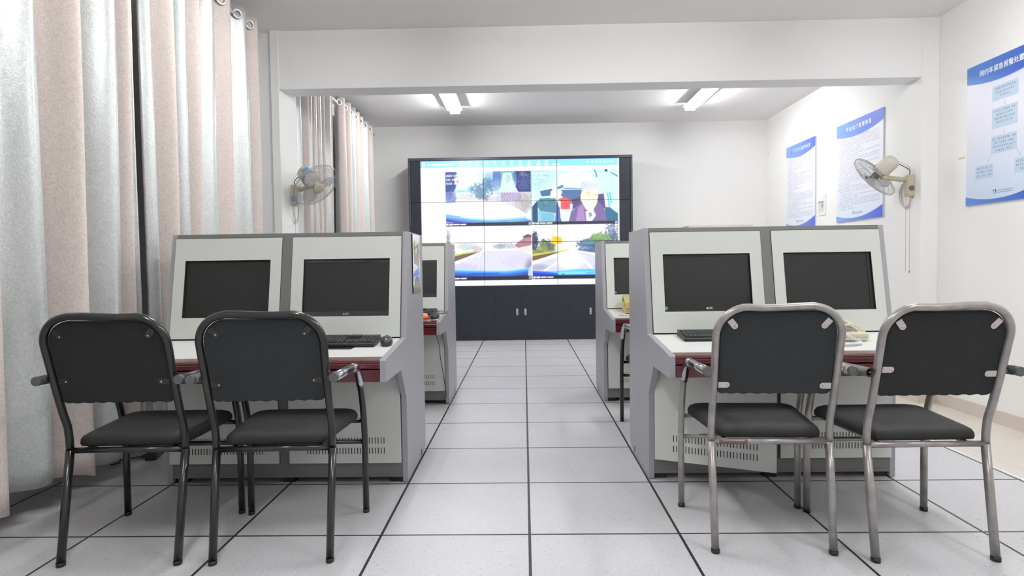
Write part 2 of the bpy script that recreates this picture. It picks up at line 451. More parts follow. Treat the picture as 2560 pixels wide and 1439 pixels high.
curtain('window_curtain', 'curtain whose row of grommets steps down towards the video wall', 4.77, seq(F4, 0.052, 6), XC, 3.035, 0.10, 17, G_C,
        grommets=[(y + 0.004, -2.105) for y, c in F4[:7]], colour0=0.125)
def rod(label, y0, y1):
    o = B().cyl((0, y0, 0), (0, y1, 0), 0.014, 16).build('curtain_rod', M_WHITEPL, loc=(XC, 0, 2.97))
    t = thing('curtain_rod', label, 'curtain rod', (XC, (y0 + y1) / 2, 2.97))
    o.name = 'pole'; o.parent = t; o.location = (0, -(y0 + y1) / 2, 0)
    for y in (y0 + 0.12, y1 - 0.12):
        B().box(-0.29, 0, y - (y0 + y1) / 2 - 0.01, y - (y0 + y1) / 2 + 0.01, -0.008, 0.008).build('bracket', M_WHITEPL, t)
rod('white curtain rod carrying the two curtains before the beam', -1.6, 2.68)
rod('white curtain rod carrying the two curtains beyond the beam', 3.40, 6.60)

# ------------------------------------------------------------------ video wall
VW_Y = 6.53
def paint_screen():
    """returns a function (x, z arrays) -> rgb, drawing the desktop with four camera views"""
    def U2X(u): return -1.462 + (u - 1053) * 2.817 / 495
    rng = np.random.RandomState(4)
    def vnoise(u, v, s, seed=0):
        r = np.random.RandomState(seed); g = r.rand(64, 64)
        x = (u / s) % 63; y = (v / s) % 63; i = x.astype(int); j = y.astype(int); fx = x - i; fy = y - j
        fx = fx * fx * (3 - 2 * fx); fy = fy * fy * (3 - 2 * fy)
        return (g[i, j] * (1 - fx) * (1 - fy) + g[i + 1, j] * fx * (1 - fy) + g[i, j + 1] * (1 - fx) * fy + g[i + 1, j + 1] * fx * fy)
    def inside(u, v, pts):
        r = np.zeros(u.shape, bool); n = len(pts)
        for i in range(n):
            x1, y1 = pts[i]; x2, y2 = pts[(i + 1) % n]
            if y1 == y2: continue
            c = ((y1 > v) != (y2 > v)) & (u < (x2 - x1) * (v - y1) / (y2 - y1) + x1); r ^= c
        return r
    def f1(x, z):
        u = 1053 + (x + 1.462) * 495 / 2.817; v = 398 + (2.574 - z) * 314 / 1.786
        C = np.ones(u.shape + (3,)) * np.array([252, 253, 255.])
        def put(mask, col, a=1.0):
            mk = (mask.astype(float) * a)[..., None]; C[:] = C * (1 - mk) + np.array(col, float) * mk
        def poly(pts, col, a=1.0): put(inside(u, v, pts), col, a)
        def blob(cu, cv, su, sv, col, a=1.0, clip=None, p=1):
            d = ((u - cu) / su) ** 2 + ((v - cv) / sv) ** 2; mk = np.exp(-d ** p) * a
            if clip is not None: mk = mk * clip
            put(mk, col)
        def fol(cu, cv, su, sv, col, thr=.5, a=.8, clip=None, sc=4.0, seed=1):
            e = 1 - ((u - cu) / su) ** 2 - ((v - cv) / sv) ** 2
            nn = vnoise(u, v, sc, seed) * .5 + vnoise(u + 31, v + 7, sc * .45, seed + 40) * .5
            mk = np.clip((nn + 0.35 * np.clip(e, -2, 1) - thr) * 7, 0, 1) * (e > -.6) * a
            put(np.ones(u.shape, bool) if clip is None else clip, col, mk)
        def rect(a, b, c, d): return (u >= a) & (u < b) & (v >= c) & (v < d)
        def vgrad(clip, v0, c0, v1, c1):
            t = np.clip((v - v0) / (v1 - v0), 0, 1)[..., None]; col = np.array(c0, float) * (1 - t) + np.array(c1, float) * t
            mk = clip[..., None]; C[:] = np.where(mk, col, C)
        # dark part of the panels that carries no picture
        out = (u < 1053) | (u > 1548)
        # header bar
        put(rect(1053, 1545, 398, 416), (150, 232, 246))
        put(rect(1053, 1545, 398, 399.5), (60, 120, 220))
        blob(1170, 406, 50, 9, (215, 255, 255), .6, rect(1053, 1545, 398, 416))
        put(rect(1057, 1063, 402, 414), (245, 255, 255)); put(rect(1059, 1061, 404, 412), (150, 232, 246))
        put(rect(1070, 1135, 406.5, 410.5), (250, 255, 255))
        for k, cu in enumerate((1154, 1175, 1196, 1218, 1239, 1260, 1281, 1303, 1325, 1348, 1368)):
            put(((u - cu) / 3.2) ** 2 + ((v - 404.5) / 3) ** 2 < 1, (240, 255, 255)); put(rect(cu - 5.5, cu + 5.5, 410, 413), (240, 255, 255))
        put(rect(1383, 1401, 410, 413), (240, 255, 255))
        for cu in (1471, 1482, 1492, 1502, 1513): put(((u - cu) / 2.8) ** 2 + ((v - 407) / 2.8) ** 2 < 1, (240, 255, 255))
        put(rect(1519, 1537, 405.5, 408.5), (235, 255, 255))
        # ---- view 1: trees by a wall seen over a dashboard
        R = rect(1114, 1328, 426.5, 554)
        vgrad(R, 427, (215, 238, 255), 500, (235, 238, 246))
        nz = vnoise(u, v, 5, 1) * .6 + vnoise(u, v, 2.2, 2) * .4
        blob(1165, 450, 26, 30, (255, 255, 255), 1, R, 2)
        fol(1124, 450, 18, 34, (66, 84, 150), .38, .95, R, 6, 3); put(R & (u < 1138 + 3 * np.sin(v / 6)) & (v < 478), (66, 84, 150), .9)
        put(R & (u < 1140) & (v > 476) & (v < 503), (150, 166, 220), .6); fol(1126, 490, 14, 14, (104, 122, 186), .5, .7, R & (v < 503), 3, 4)
        blob(1155, 475, 18, 4, (150, 215, 245), .9, R); blob(1178, 470, 8, 9, (100, 184, 235), .85, R)
        put(R & (u > 1142) & (u < 1205) & (v > 478) & (v < 503), (238, 240, 242), .8); fol(1170, 490, 34, 10, (208, 208, 206), .55, .6, R & (v < 503), 3, 5)
        blob(1200, 478, 13, 16, (140, 186, 205), .6, R, 2); fol(1198, 474, 18, 20, (88, 128, 160), .5, .7, R, 3.5, 6)
        blob(1224, 452, 13, 24, (120, 172, 216), .6, R, 2); fol(1222, 462, 16, 24, (74, 118, 160), .5, .7, R, 3.5, 7)
        for uu, ww in ((1237, 4), (1243, 3), (1250, 5), (1287, 3), (1293, 4)): blob(uu, 440, ww, 26, (66, 104, 186), .85, R & (v < 476), 2)
        fol(1243, 462, 12, 18, (130, 168, 214), .5, .7, R & (v < 478), 2.5, 8)
        poly([(1256, 427), (1283, 427), (1289, 470), (1296, 478), (1246, 478), (1250, 468)], (216, 244, 240))
        poly([(1256, 427), (1260, 427), (1252, 468), (1249, 468)], (100, 186, 166)); poly([(1279, 427), (1283, 427), (1287, 450), (1284, 452)], (100, 186, 166))
        poly([(1256, 427), (1281, 427), (1280, 430), (1258, 430)], (70, 176, 150))
        fol(1272, 445, 9, 11, (156, 196, 186), .52, .6, R, 2.2, 9)
        poly([(1243, 477), (1298, 477), (1302, 503), (1238, 503)], (216, 228, 234)); fol(1262, 484, 26, 8, (186, 196, 206), .6, .5, R & (v < 503), 3, 10)
        poly([(1289, 427), (1328, 427), (1328, 479), (1297, 479), (1290, 466), (1294, 446)], (60, 64, 122)); fol(1310, 456, 20, 22, (98, 112, 176), .55, .7, R & (v < 479) & (u > 1291), 3, 11)
        for q in range(7): poly([(1306, 427), (1300 + q * 4.2, 437 + (q % 3) * 2), (1301 + q * 4.2, 437 + (q % 3) * 2)], (226, 240, 244), .8)
        put(R & (u > 1252) & (u < 1304) & (v > 480) & (v < 502), (160, 140, 188), .75)
        for q in range(9): put(R & (np.abs(u - 1254 - q * 6.2 - 1.6 * np.sin(v * .45 + q)) < .7) & (v > 480) & (v < 502), (236, 232, 246), .8)
        put(R & (u > 1304) & (v > 480), (206, 202, 204), .75); fol(1312, 508, 24, 26, (172, 166, 168), .52, .65, R & (v > 480), 3, 12); fol(1285, 514, 26, 12, (196, 192, 194), .52, .5, R & (v > 500), 3, 13)
        put(R & (u > 1200) & (u < 1250) & (v > 490) & (v < 502), (196, 196, 210), .5); fol(1212, 492, 12, 9, (110, 116, 140), .5, .7, R & (v < 502), 3, 14)
        poly([(1210, 502), (1212, 494), (1216, 502)], (240, 110, 80))
        poly([(1114, 540), (1114, 515), (1140, 504), (1180, 499), (1240, 500), (1280, 514), (1310, 530), (1328, 545), (1328, 554), (1114, 554)], (246, 248, 255))
        edge = 531 + 14 * np.sin(np.clip((u - 1114) / 120, 0, 1) * PI / 2) - 7 * np.clip((u - 1240) / 88, 0, 1) ** 1.3
        tt = np.clip((v - edge) / 20, 0, 1); ks = np.array([[200, 246, 252], [150, 226, 255], [110, 190, 250], [130, 170, 240], [86, 106, 206], [66, 80, 170], [150, 160, 225]], float)
        q = tt * 6; qi = np.clip(q.astype(int), 0, 5); qf = (q - qi)[..., None]; dash = ks[qi] * (1 - qf) + ks[qi + 1] * qf
        C[:] = np.where((R & (v > edge))[..., None], dash, C)
        for q in (6, 9.5, 15): put(R & (np.abs(v - edge - q - 3 * np.clip((1160 - u) / 46, 0, 1)) < .45) & (u < 1270), (52, 78, 150), .8)
        put(R & (v > 533 + 10 * (u - 1114) / 90) & (v < 536 + 10 * (u - 1114) / 90) & (u < 1150) & (np.sin(u * 2.2) > 0), (40, 120, 160))
        poly([(1328, 520), (1318, 530), (1316, 545), (1328, 550)], (230, 235, 245))
        put(rect(1114, 1328, 554, 563), (44, 50, 66))
        # ---- view 2: driver in a car
        R = rect(1330, 1545, 426, 554)
        vgrad(R, 426, (205, 244, 252), 554, (214, 240, 250))
        put(R & (np.sin(u * 2.0 + v * .25) > .1), (140, 196, 220), .75 * np.clip((1392 - u) / 40, 0, 1) * np.clip((478 - v) / 22, 0, 1))
        blob(1440, 450, 50, 30, (250, 255, 255), .9, R, 2); blob(1395, 470, 30, 8, (240, 252, 255), .7, R, 2)
        blob(1366, 440, 6, 3, (120, 180, 210), .5, R); blob(1405, 437, 12, 1.2, (190, 226, 238), .7, R); blob(1424, 450, 14, 1.0, (170, 214, 224), .7, R)
        poly([(1350, 478), (1380, 472), (1383, 478), (1376, 490), (1355, 491)], (72, 120, 156))
        poly([(1393, 469), (1409, 462), (1409, 470), (1396, 474)], (76, 140, 170))
        poly([(1410, 470), (1456, 472), (1456, 474), (1410, 473)], (70, 150, 170))
        poly([(1402, 475), (1457, 475), (1456, 505), (1425, 505), (1404, 492)], (92, 122, 168)); poly([(1430, 500), (1457, 490), (1457, 510), (1430, 525)], (92, 84, 130))
        poly([(1331, 482), (1336, 480), (1336, 516), (1331, 516)], (236, 252, 255))
        poly([(1331, 516), (1345, 500), (1345, 554), (1331, 554)], (40, 84, 118))
        poly([(1345, 505), (1350, 496), (1390, 494), (1392, 534), (1350, 527), (1344, 515)], (88, 138, 160))
        poly([(1354, 500), (1376, 500), (1372, 516), (1360, 515)], (70, 116, 140)); poly([(1356, 500), (1374, 500), (1371, 514), (1361, 513)], (94, 146, 168))
        poly([(1346, 526), (1388, 535), (1388, 554), (1346, 554)], (140, 205, 232))
        put(R & (u > 1354) & (u < 1384) & (v > 532) & (np.sin(v * 2.4 - u * .3) > .3), (86, 150, 180), .7)
        poly([(1392, 500), (1400, 520), (1404, 554), (1388, 554)], (92, 112, 170))
        # soft toy in the back
        poly([(1378, 478), (1400, 474), (1407, 480), (1402, 490), (1412, 496), (1376, 496)], (255, 250, 250)); poly([(1396, 498), (1410, 494), (1424, 498), (1430, 506), (1424, 524), (1403, 524)], (240, 96, 96))
        poly([(1396, 500), (1403, 505), (1402, 522), (1396, 514)], (255, 226, 226)); poly([(1426, 510), (1433, 512), (1430, 528), (1425, 522)], (230, 226, 252))
        poly([(1400, 524), (1426, 524), (1424, 548), (1414, 550), (1411, 538), (1408, 550), (1402, 548)], (238, 238, 255))
        # windows, belts
        poly([(1488, 426), (1493, 434), (1494, 446), (1491, 446), (1489, 434), (1484, 426)], (80, 150, 200)); poly([(1513, 425), (1520, 427), (1519, 433), (1512, 431)], (44, 90, 116))
        poly([(1527, 432), (1545, 442), (1545, 446), (1526, 434)], (80, 140, 170))
        poly([(1508, 488), (1515, 486), (1520, 520), (1512, 522)], (244, 255, 255)); poly([(1518, 484), (1526, 483), (1530, 512), (1522, 520)], (90, 200, 205)); poly([(1521, 484), (1523, 484), (1527, 514), (1524, 516)], (220, 255, 255))
        poly([(1529, 510), (1545, 526), (1545, 534), (1526, 520)], (225, 255, 255)); poly([(1512, 520), (1524, 520), (1545, 536), (1545, 554), (1514, 554)], (52, 112, 148))
        poly([(1494, 488), (1510, 486), (1514, 520), (1500, 540), (1490, 510)], (98, 84, 130))
        # driver
        poly([(1422, 554), (1428, 530), (1442, 516), (1458, 506), (1492, 502), (1506, 516), (1513, 530), (1518, 554)], (128, 108, 164))
        poly([(1440, 554), (1446, 520), (1458, 512), (1464, 554)], (176, 140, 196))
        poly([(1464, 530), (1484, 526), (1490, 540), (1480, 554), (1466, 554)], (232, 236, 248)); poly([(1471, 534), (1478, 532), (1481, 540), (1474, 546)], (150, 158, 190))
        poly([(1452, 492), (1456, 476), (1466, 468), (1484, 466), (1493, 474), (1496, 492), (1492, 512), (1484, 525), (1474, 531), (1464, 524), (1456, 508), (1452, 502)], (255, 238, 214))
        blob(1472, 512, 14, 14, (255, 252, 246), .8, inside(u, v, [(1452, 470), (1496, 470), (1492, 512), (1474, 531), (1456, 510)]))
        poly([(1466, 484), (1472, 481), (1476, 484), (1472, 483)], (150, 120, 110)); poly([(1484, 490), (1490, 489), (1492, 491)], (150, 120, 110)); poly([(1468, 489), (1475, 488), (1474, 490)], (176, 140, 124))
        blob(1476, 466, 28, 12, (214, 222, 240), .85, R, 2); blob(1500, 462, 20, 10, (225, 235, 248), .6, R)
        blob(1459, 462, 8, 9, (206, 218, 236), .8, R)
        put(rect(1330, 1545, 554, 562), (44, 50, 66)); put(rect(1328, 1330, 426, 562), (120, 205, 160))
        # ---- view 3: foggy road
        R = rect(1114, 1328, 563, 690); nz = vnoise(u, v, 4, 5) * .5 + vnoise(u, v, 2, 6) * .5
        vgrad(R, 563, (255, 255, 255), 625, (250, 250, 253))
        hz = 624 - 0 * u
        fol(1119, 596, 7, 26, (176, 150, 166), .5, .6, R, 3, 21); fol(1118, 606, 6, 24, (120, 140, 150), .55, .7, R, 2.5, 22); fol(1121, 630, 14, 12, (96, 100, 84), .42, .85, R, 3, 23)
        blob(1165, 615, 26, 10, (205, 214, 214), .7, R, 2); fol(1193, 619, 16, 7, (190, 174, 186), .45, .6, R, 3, 24); fol(1165, 612, 26, 12, (186, 204, 200), .55, .4, R, 4, 25)
        blob(1248, 614, 16, 7, (150, 176, 200), .7, R, 2); fol(1265, 614, 34, 8, (160, 164, 180), .5, .6, R & (v < 622), 2.5, 26)
        poly([(1285, 612), (1300, 600), (1312, 592), (1320, 585), (1328, 588), (1328, 626), (1300, 622)], (176, 130, 150)); blob(1322, 598, 9, 7, (226, 132, 132), .8, R); poly([(1306, 590), (1318, 584), (1328, 586), (1328, 592), (1308, 594)], (84, 100, 110))
        poly([(1286, 620), (1328, 612), (1328, 630), (1300, 628)], (255, 226, 220))
        poly([(1114, 637), (1150, 630), (1190, 624), (1206, 624), (1160, 632), (1114, 646)], (198, 204, 84), .9); poly([(1114, 642), (1160, 632), (1200, 626), (1165, 640), (1114, 658)], (120, 104, 84))
        poly([(1114, 658), (1165, 640), (1208, 625), (1212, 625), (1170, 646), (1114, 668)], (252, 250, 246))
        poly([(1114, 668), (1170, 646), (1212, 625), (1290, 624), (1328, 634), (1328, 690), (1114, 690)], (222, 222, 242))
        fol(1150, 668, 60, 12, (196, 184, 220), .5, .35, R, 9, 27); fol(1290, 650, 40, 16, (206, 196, 222), .5, .3, R, 8, 28)
        poly([(1192, 640), (1200, 632), (1202, 634), (1194, 642)], (255, 255, 255))
        blob(1325, 672, 14, 26, (120, 110, 160), .7, R & (v > 630), 2)
        edge = 670 + 5 * np.clip((u - 1114) / 120, 0, 1) - 8 * np.clip((u - 1260) / 68, 0, 1) ** 1.5
        tt = np.clip((v - edge) / 20, 0, 1); ks = np.array([[160, 226, 255], [96, 190, 255], [70, 150, 250], [50, 104, 232], [66, 96, 196], [46, 60, 140], [30, 36, 80]], float)
        q = tt * 6; qi = np.clip(q.astype(int), 0, 5); qf = (q - qi)[..., None]; dash = ks[qi] * (1 - qf) + ks[qi + 1] * qf
        C[:] = np.where((R & (v > edge))[..., None], dash, C)
        put(rect(1170, 1246, 680, 682.5), (30, 90, 220)); poly([(1328, 660), (1320, 672), (1318, 688), (1328, 690)], (190, 210, 235))
        put(rect(1114, 1328, 689, 699), (30, 36, 54))
        # ---- view 4: bright road with trees
        R = rect(1330, 1545, 562, 689); nz = vnoise(u, v, 4, 8) * .5 + vnoise(u, v, 1.8, 9) * .5
        vgrad(R, 562, (255, 255, 255), 640, (246, 248, 255))
        fol(1334, 606, 11, 24, (60, 64, 96), .4, .95, R, 4, 31); fol(1336, 590, 9, 12, (74, 80, 106), .52, .8, R, 2.5, 32)
        fol(1366, 614, 18, 16, (92, 116, 78), .42, .9, R, 4, 33); fol(1356, 622, 16, 10, (150, 156, 96), .5, .7, R, 2.5, 34); fol(1376, 618, 12, 10, (70, 84, 72), .58, .7, R, 2.5, 35)
        fol(1391, 601, 12, 10, (255, 196, 20), .38, .95, R, 3, 36); blob(1382, 586, 3, 14, (255, 210, 90), .6, R); blob(1395, 620, 14, 8, (214, 206, 150), .5, R)
        blob(1378, 625, 10, 4, (110, 116, 140), .8, R, 2); fol(1350, 630, 24, 8, (150, 164, 84), .38, .9, R, 3, 37); fol(1346, 632, 22, 6, (96, 108, 56), .58, .7, R, 2, 38)
        poly([(1330, 634), (1390, 628), (1420, 624), (1424, 626), (1380, 636), (1330, 642)], (214, 206, 90)); poly([(1330, 640), (1385, 631), (1400, 630), (1365, 642), (1330, 652)], (122, 98, 62))
        poly([(1330, 656), (1380, 640), (1428, 626), (1425, 630), (1380, 645), (1330, 664)], (250, 246, 244))
        poly([(1330, 662), (1380, 645), (1428, 627), (1441, 627), (1545, 648), (1545, 689), (1330, 689)], (216, 218, 236)); blob(1425, 650, 34, 24, (252, 252, 255), .95, R & (v > 626), 2)
        blob(1345, 668, 26, 8, (160, 158, 186), .7, R, 2)
        poly([(1442, 626), (1452, 617), (1470, 608), (1490, 603), (1545, 600), (1545, 648), (1500, 636)], (86, 102, 152), .92)
        fol(1478, 612, 34, 12, (84, 108, 150), .42, .9, R, 4, 41); fol(1508, 598, 30, 14, (112, 150, 96), .40, .95, R, 5, 42); fol(1500, 592, 22, 9, (150, 186, 110), .55, .8, R, 3, 43)
        fol(1470, 607, 16, 7, (110, 160, 160), .5, .8, R, 3, 44); fol(1516, 612, 34, 16, (60, 74, 124), .55, .75, R & (v > 602), 4, 45)
        fol(1530, 578, 22, 20, (104, 124, 160), .55, .85, R, 3, 46); fol(1538, 600, 12, 20, (90, 104, 140), .5, .8, R, 3, 47)
        for (a1, b1, a2, b2) in ((1528, 634, 1533, 606), (1531, 632, 1538, 600), (1530, 622, 1522, 604)):
            d = np.abs((u - a1) * (b2 - b1) - (v - b1) * (a2 - a1)) / np.hypot(a2 - a1, b2 - b1); put(R & (d < .8) & (v < max(b1, b2)) & (v > min(b1, b2)), (222, 218, 230), .9)
        fol(1522, 630, 10, 7, (136, 164, 116), .4, .9, R, 2.5, 48); fol(1540, 633, 8, 6, (120, 140, 120), .4, .9, R, 2.5, 49); fol(1460, 621, 20, 4, (190, 206, 230), .6, .6, R, 2, 50)
        poly([(1441, 626), (1545, 650), (1545, 655), (1440, 628)], (250, 252, 255))
        poly([(1391, 656), (1397, 656), (1362, 677), (1355, 677)], (255, 255, 250)); poly([(1455, 650), (1460, 650), (1487, 674), (1478, 675)], (255, 252, 245))
        blob(1500, 672, 24, 8, (186, 180, 214), .6, R, 2)
        put(R & (v > 676 + 2 * np.sin(u / 30)), (90, 205, 250)); blob(1430, 683, 60, 4, (180, 245, 255), .6, R & (v > 676))
        put(R & (v > 676 + 9 * (u - 1330) / 90) & (u < 1392) , (60, 110, 235)); put(R & (v > 681 + 8 * (u - 1330) / 90) & (u < 1400), (36, 60, 200)); put(R & (v > 687) & (u > 1390), (50, 80, 215))
        put(rect(1464, 1482, 682, 684) & (np.sin(u * 2.0) > -.2), (20, 110, 180)); put(rect(1404, 1409, 684, 685.5) | rect(1406, 1407.3, 684, 689), (20, 60, 120))
        put(rect(1330, 1545, 689, 698), (30, 36, 54))
        # overlay writing and player buttons
        font = {'2': '111001111100111', '0': '111101101101111', '-': '000000111000000', '1': '010110010010111', ':': '000010000010000', 'C': '111100100100111',
                'H': '101101111101101', 'W': '101101101111101', 'U': '101101101101111', '8': '111101111101111', '3': '111001111001111', '5': '111100111001111', 'B': '110101110101110', '.': '000000000000010', '6': '111100111101111'}
        def text(st, u0, v0, s, col):
            for k, ch in enumerate(st):
                bits = font.get(ch, '0' * 15)
                for r_ in range(5):
                    for c_ in range(3):
                        if bits[r_ * 3 + c_] == '1': put(rect(u0 + k * s * 4 + c_ * s, u0 + k * s * 4 + (c_ + 1) * s, v0 + r_ * s, v0 + (r_ + 1) * s), col)
        text('2020-02-', 1116, 434, 1.0, (240, 244, 255)); text('CH1:W8202', 1116, 443.5, 1.0, (240, 244, 255)); text('3118 08.', 1116, 453, 1.0, (240, 244, 255))
        text('2020-02-0', 1332, 431, 1.0, (240, 250, 255)); text('CH2:W8202', 1332, 441, 1.0, (240, 250, 255)); text('3118', 1332, 450.5, 1.0, (240, 250, 255))
        for (a, b) in ((1115, 555.5), (1331, 555), (1114, 691), (1332, 690.5)):
            put(rect(a, a + 5, b, b + 5) | ((np.abs(u - a - 8.5) + np.abs(v - b - 2.5)) < 2.5) | rect(a + 11, a + 16, b, b + 5) | (rect(a + 18, a + 33, b + 1, b + 4)) | rect(a + 35, a + 50, b + 1, b + 4), (235, 238, 245))
            put(rect(a + 207, a + 212, b, b + 5), (235, 238, 245)); put(rect(a + 209, a + 210, b, b + 5) | rect(a + 207, a + 212, b + 2, b + 3), (60, 66, 84))
        C = np.clip(C, 0, 255) / 255; L = np.where(C <= 0.04045, C / 12.92, ((C + 0.055) / 1.055) ** 2.4)
        L[out] = np.array([0.004, 0.006, 0.012])
        return L
    def f(x, z):
        k = 0.0046
        return sum(f1(x + a * k, z + b * k) for a, b in ((0, 0), (1, 0), (-1, 0), (0, 1), (0, -1), (.7, .7), (-.7, -.7))) / 7
    return f

def display_material():
    m = bpy.data.materials.new('lit_display'); m.use_nodes = True; nt = m.node_tree; b = nt.nodes['Principled BSDF']
    a = nt.nodes.new('ShaderNodeAttribute'); a.attribute_name = 'picture'
    b.inputs['Base Color'].default_value = (0.012, 0.014, 0.02, 1); b.inputs['Roughness'].default_value = 0.35
    nt.links.new(a.outputs['Color'], b.inputs['Emission Color']); b.inputs['Emission Strength'].default_value = SCREEN_POWER
    return m

def video_wall():
    t = thing('video_wall', 'big lit video wall of nine displays on a dark navy cabinet at the back', 'video wall', (-0.048, VW_Y, 0))
    X0, X1 = -1.642 + 0.048, 1.545 + 0.048
    ZB, ZT = 0.785, 2.574
    B().box(X0, X1, 0.0, 0.44, 0.0, ZB).build('cabinet', M_NAVY, t, bevel=0.003)
    B().box(X0, X1, 0.05, 0.44, ZB, 2.612).build('casing', M_NAVY, t)
    fr = B().box(X0, X1, -0.012, 0.05, ZT, 2.612).box(X0, X0 + 0.03, -0.012, 0.05, ZB, ZT).box(X1 - 0.03, X1, -0.012, 0.05, ZB, ZT)
    fr.build('frame', M_NAVY2, t, bevel=0.004)
    f = paint_screen(); md = display_material()
    xs = [X0 + 0.03 - 0.048, -0.571, 0.476, X1 - 0.03 - 0.048]; zs = [ZT, 1.986, 1.402, ZB]
    for j in range(3):
        for i in range(3):
            a, b_ = xs[i] + 0.0035, xs[i + 1] - 0.0035; c, d = zs[j + 1] + 0.0035, zs[j] - 0.0035
            nx, nz = 190, 112
            gx, gz = np.meshgrid(np.linspace(a, b_, nx), np.linspace(c, d, nz))
            L = f(gx, gz)
            me = bpy.data.meshes.new('display')
            v = np.stack([gx + 0.048, np.zeros_like(gx) + 0.002, gz], -1).reshape(-1, 3)
            idx = np.arange(nx * nz).reshape(nz, nx)
            q = np.stack([idx[:-1, :-1], idx[:-1, 1:], idx[1:, 1:], idx[1:, :-1]], -1).reshape(-1, 4)
            # side skirt gives each display its depth
            base = len(v); ring = np.concatenate([idx[0, :], idx[1:, -1], idx[-1, -2::-1], idx[-2:0:-1, 0]])
            vb = v[ring].copy(); vb[:, 1] = 0.049; v = np.concatenate([v, vb]); n = len(ring)
            sq = np.stack([ring, base + np.arange(n), base + (np.arange(n) + 1) % n, np.roll(ring, -1)], -1)
            me.from_pydata(v.tolist(), [], np.concatenate([q, sq]).tolist())
            ca = me.color_attributes.new('picture', 'FLOAT_COLOR', 'POINT')
            colr = np.ones((len(v), 4), np.float32); colr[:nx * nz, :3] = L.reshape(-1, 3); colr[nx * nz:, :3] = 0.002
            ca.data.foreach_set('color', colr.ravel())
            me.materials.append(md)
            o = bpy.data.objects.new('display', me); COL.objects.link(o); o.parent = t
    B().box(X0 + 0.03, X1 - 0.03, 0.046, 0.0495, ZB, ZT).build('bezel', M_GAP, t)
    # cupboard doors
    doors = []
    for mod in range(3):
        c = (-1.095, -0.048, 1.0)[mod]
        doors += [(c - 0.372, c - 0.020 - 0.010, 1), (c + 0.020 - 0.010 + 0.008, c + 0.362, 0)]
    for a, b_, right in doors:
        d = B().box(a + 0.048, b_ + 0.048, -0.004, 0.0, 0.112, 0.712)
        o = d.build('door', M_NAVY, t, bevel=0.0015)
        hx = (b_ - 0.035 if right else a + 0.035) + 0.048
        h = B().box(hx - 0.014, hx + 0.014, -0.012, -0.004, 0.36, 0.452); h.m(1).cyl((hx, -0.0135, 0.385), (hx, -0.012, 0.385), 0.006, 12)
        h.build('handle', [M_CLIP, M_RUST], o, bevel=0.002)
    s = B()
    for x in (-0.571, 0.476): s.box(x + 0.048 - 0.002, x + 0.048 + 0.002, -0.0015, 0.0, 0.0, ZB - 0.003)
    s.build('seam', M_GAP, t)
video_wall()

# ------------------------------------------------------------------ desk consoles
CW = 1.222
def slope_frame():
    s = Vector((0, 0.102, 0.533)).normalized(); n = Vector((0, -s.z, s.y))
    return Matrix(((1, 0, 0, 0), (0, s.y, n.y, 0.023), (0, s.z, n.z, 0.73), (0, 0, 0, 1)))   # (x, s, out) -> world
SF = slope_frame()
def ring_plate(b, x0, x1, s0, s1, hx0, hx1, hs0, hs1, n0, n1, M):
    b.box(x0, hx0, s0, s1, n0, n1, M); b.box(hx1, x1, s0, s1, n0, n1, M)
    b.box(hx0, hx1, s0, hs0, n0, n1, M); b.box(hx0, hx1, hs1, s1, n0, n1, M)

def aoc_mesh(text, size, bold=0.0, align='CENTER'):
    cu = bpy.data.curves.new('txt', 'FONT'); cu.body = text; cu.size = size; cu.align_x = align; cu.offset = bold; cu.resolution_u = 3
    cu.extrude = 0.0004
    o = bpy.data.objects.new('txt', cu); COL.objects.link(o)
    dg = bpy.context.evaluated_depsgraph_get(); me = bpy.data.meshes.new_from_object(o.evaluated_get(dg))
    bpy.data.objects.remove(o); return me

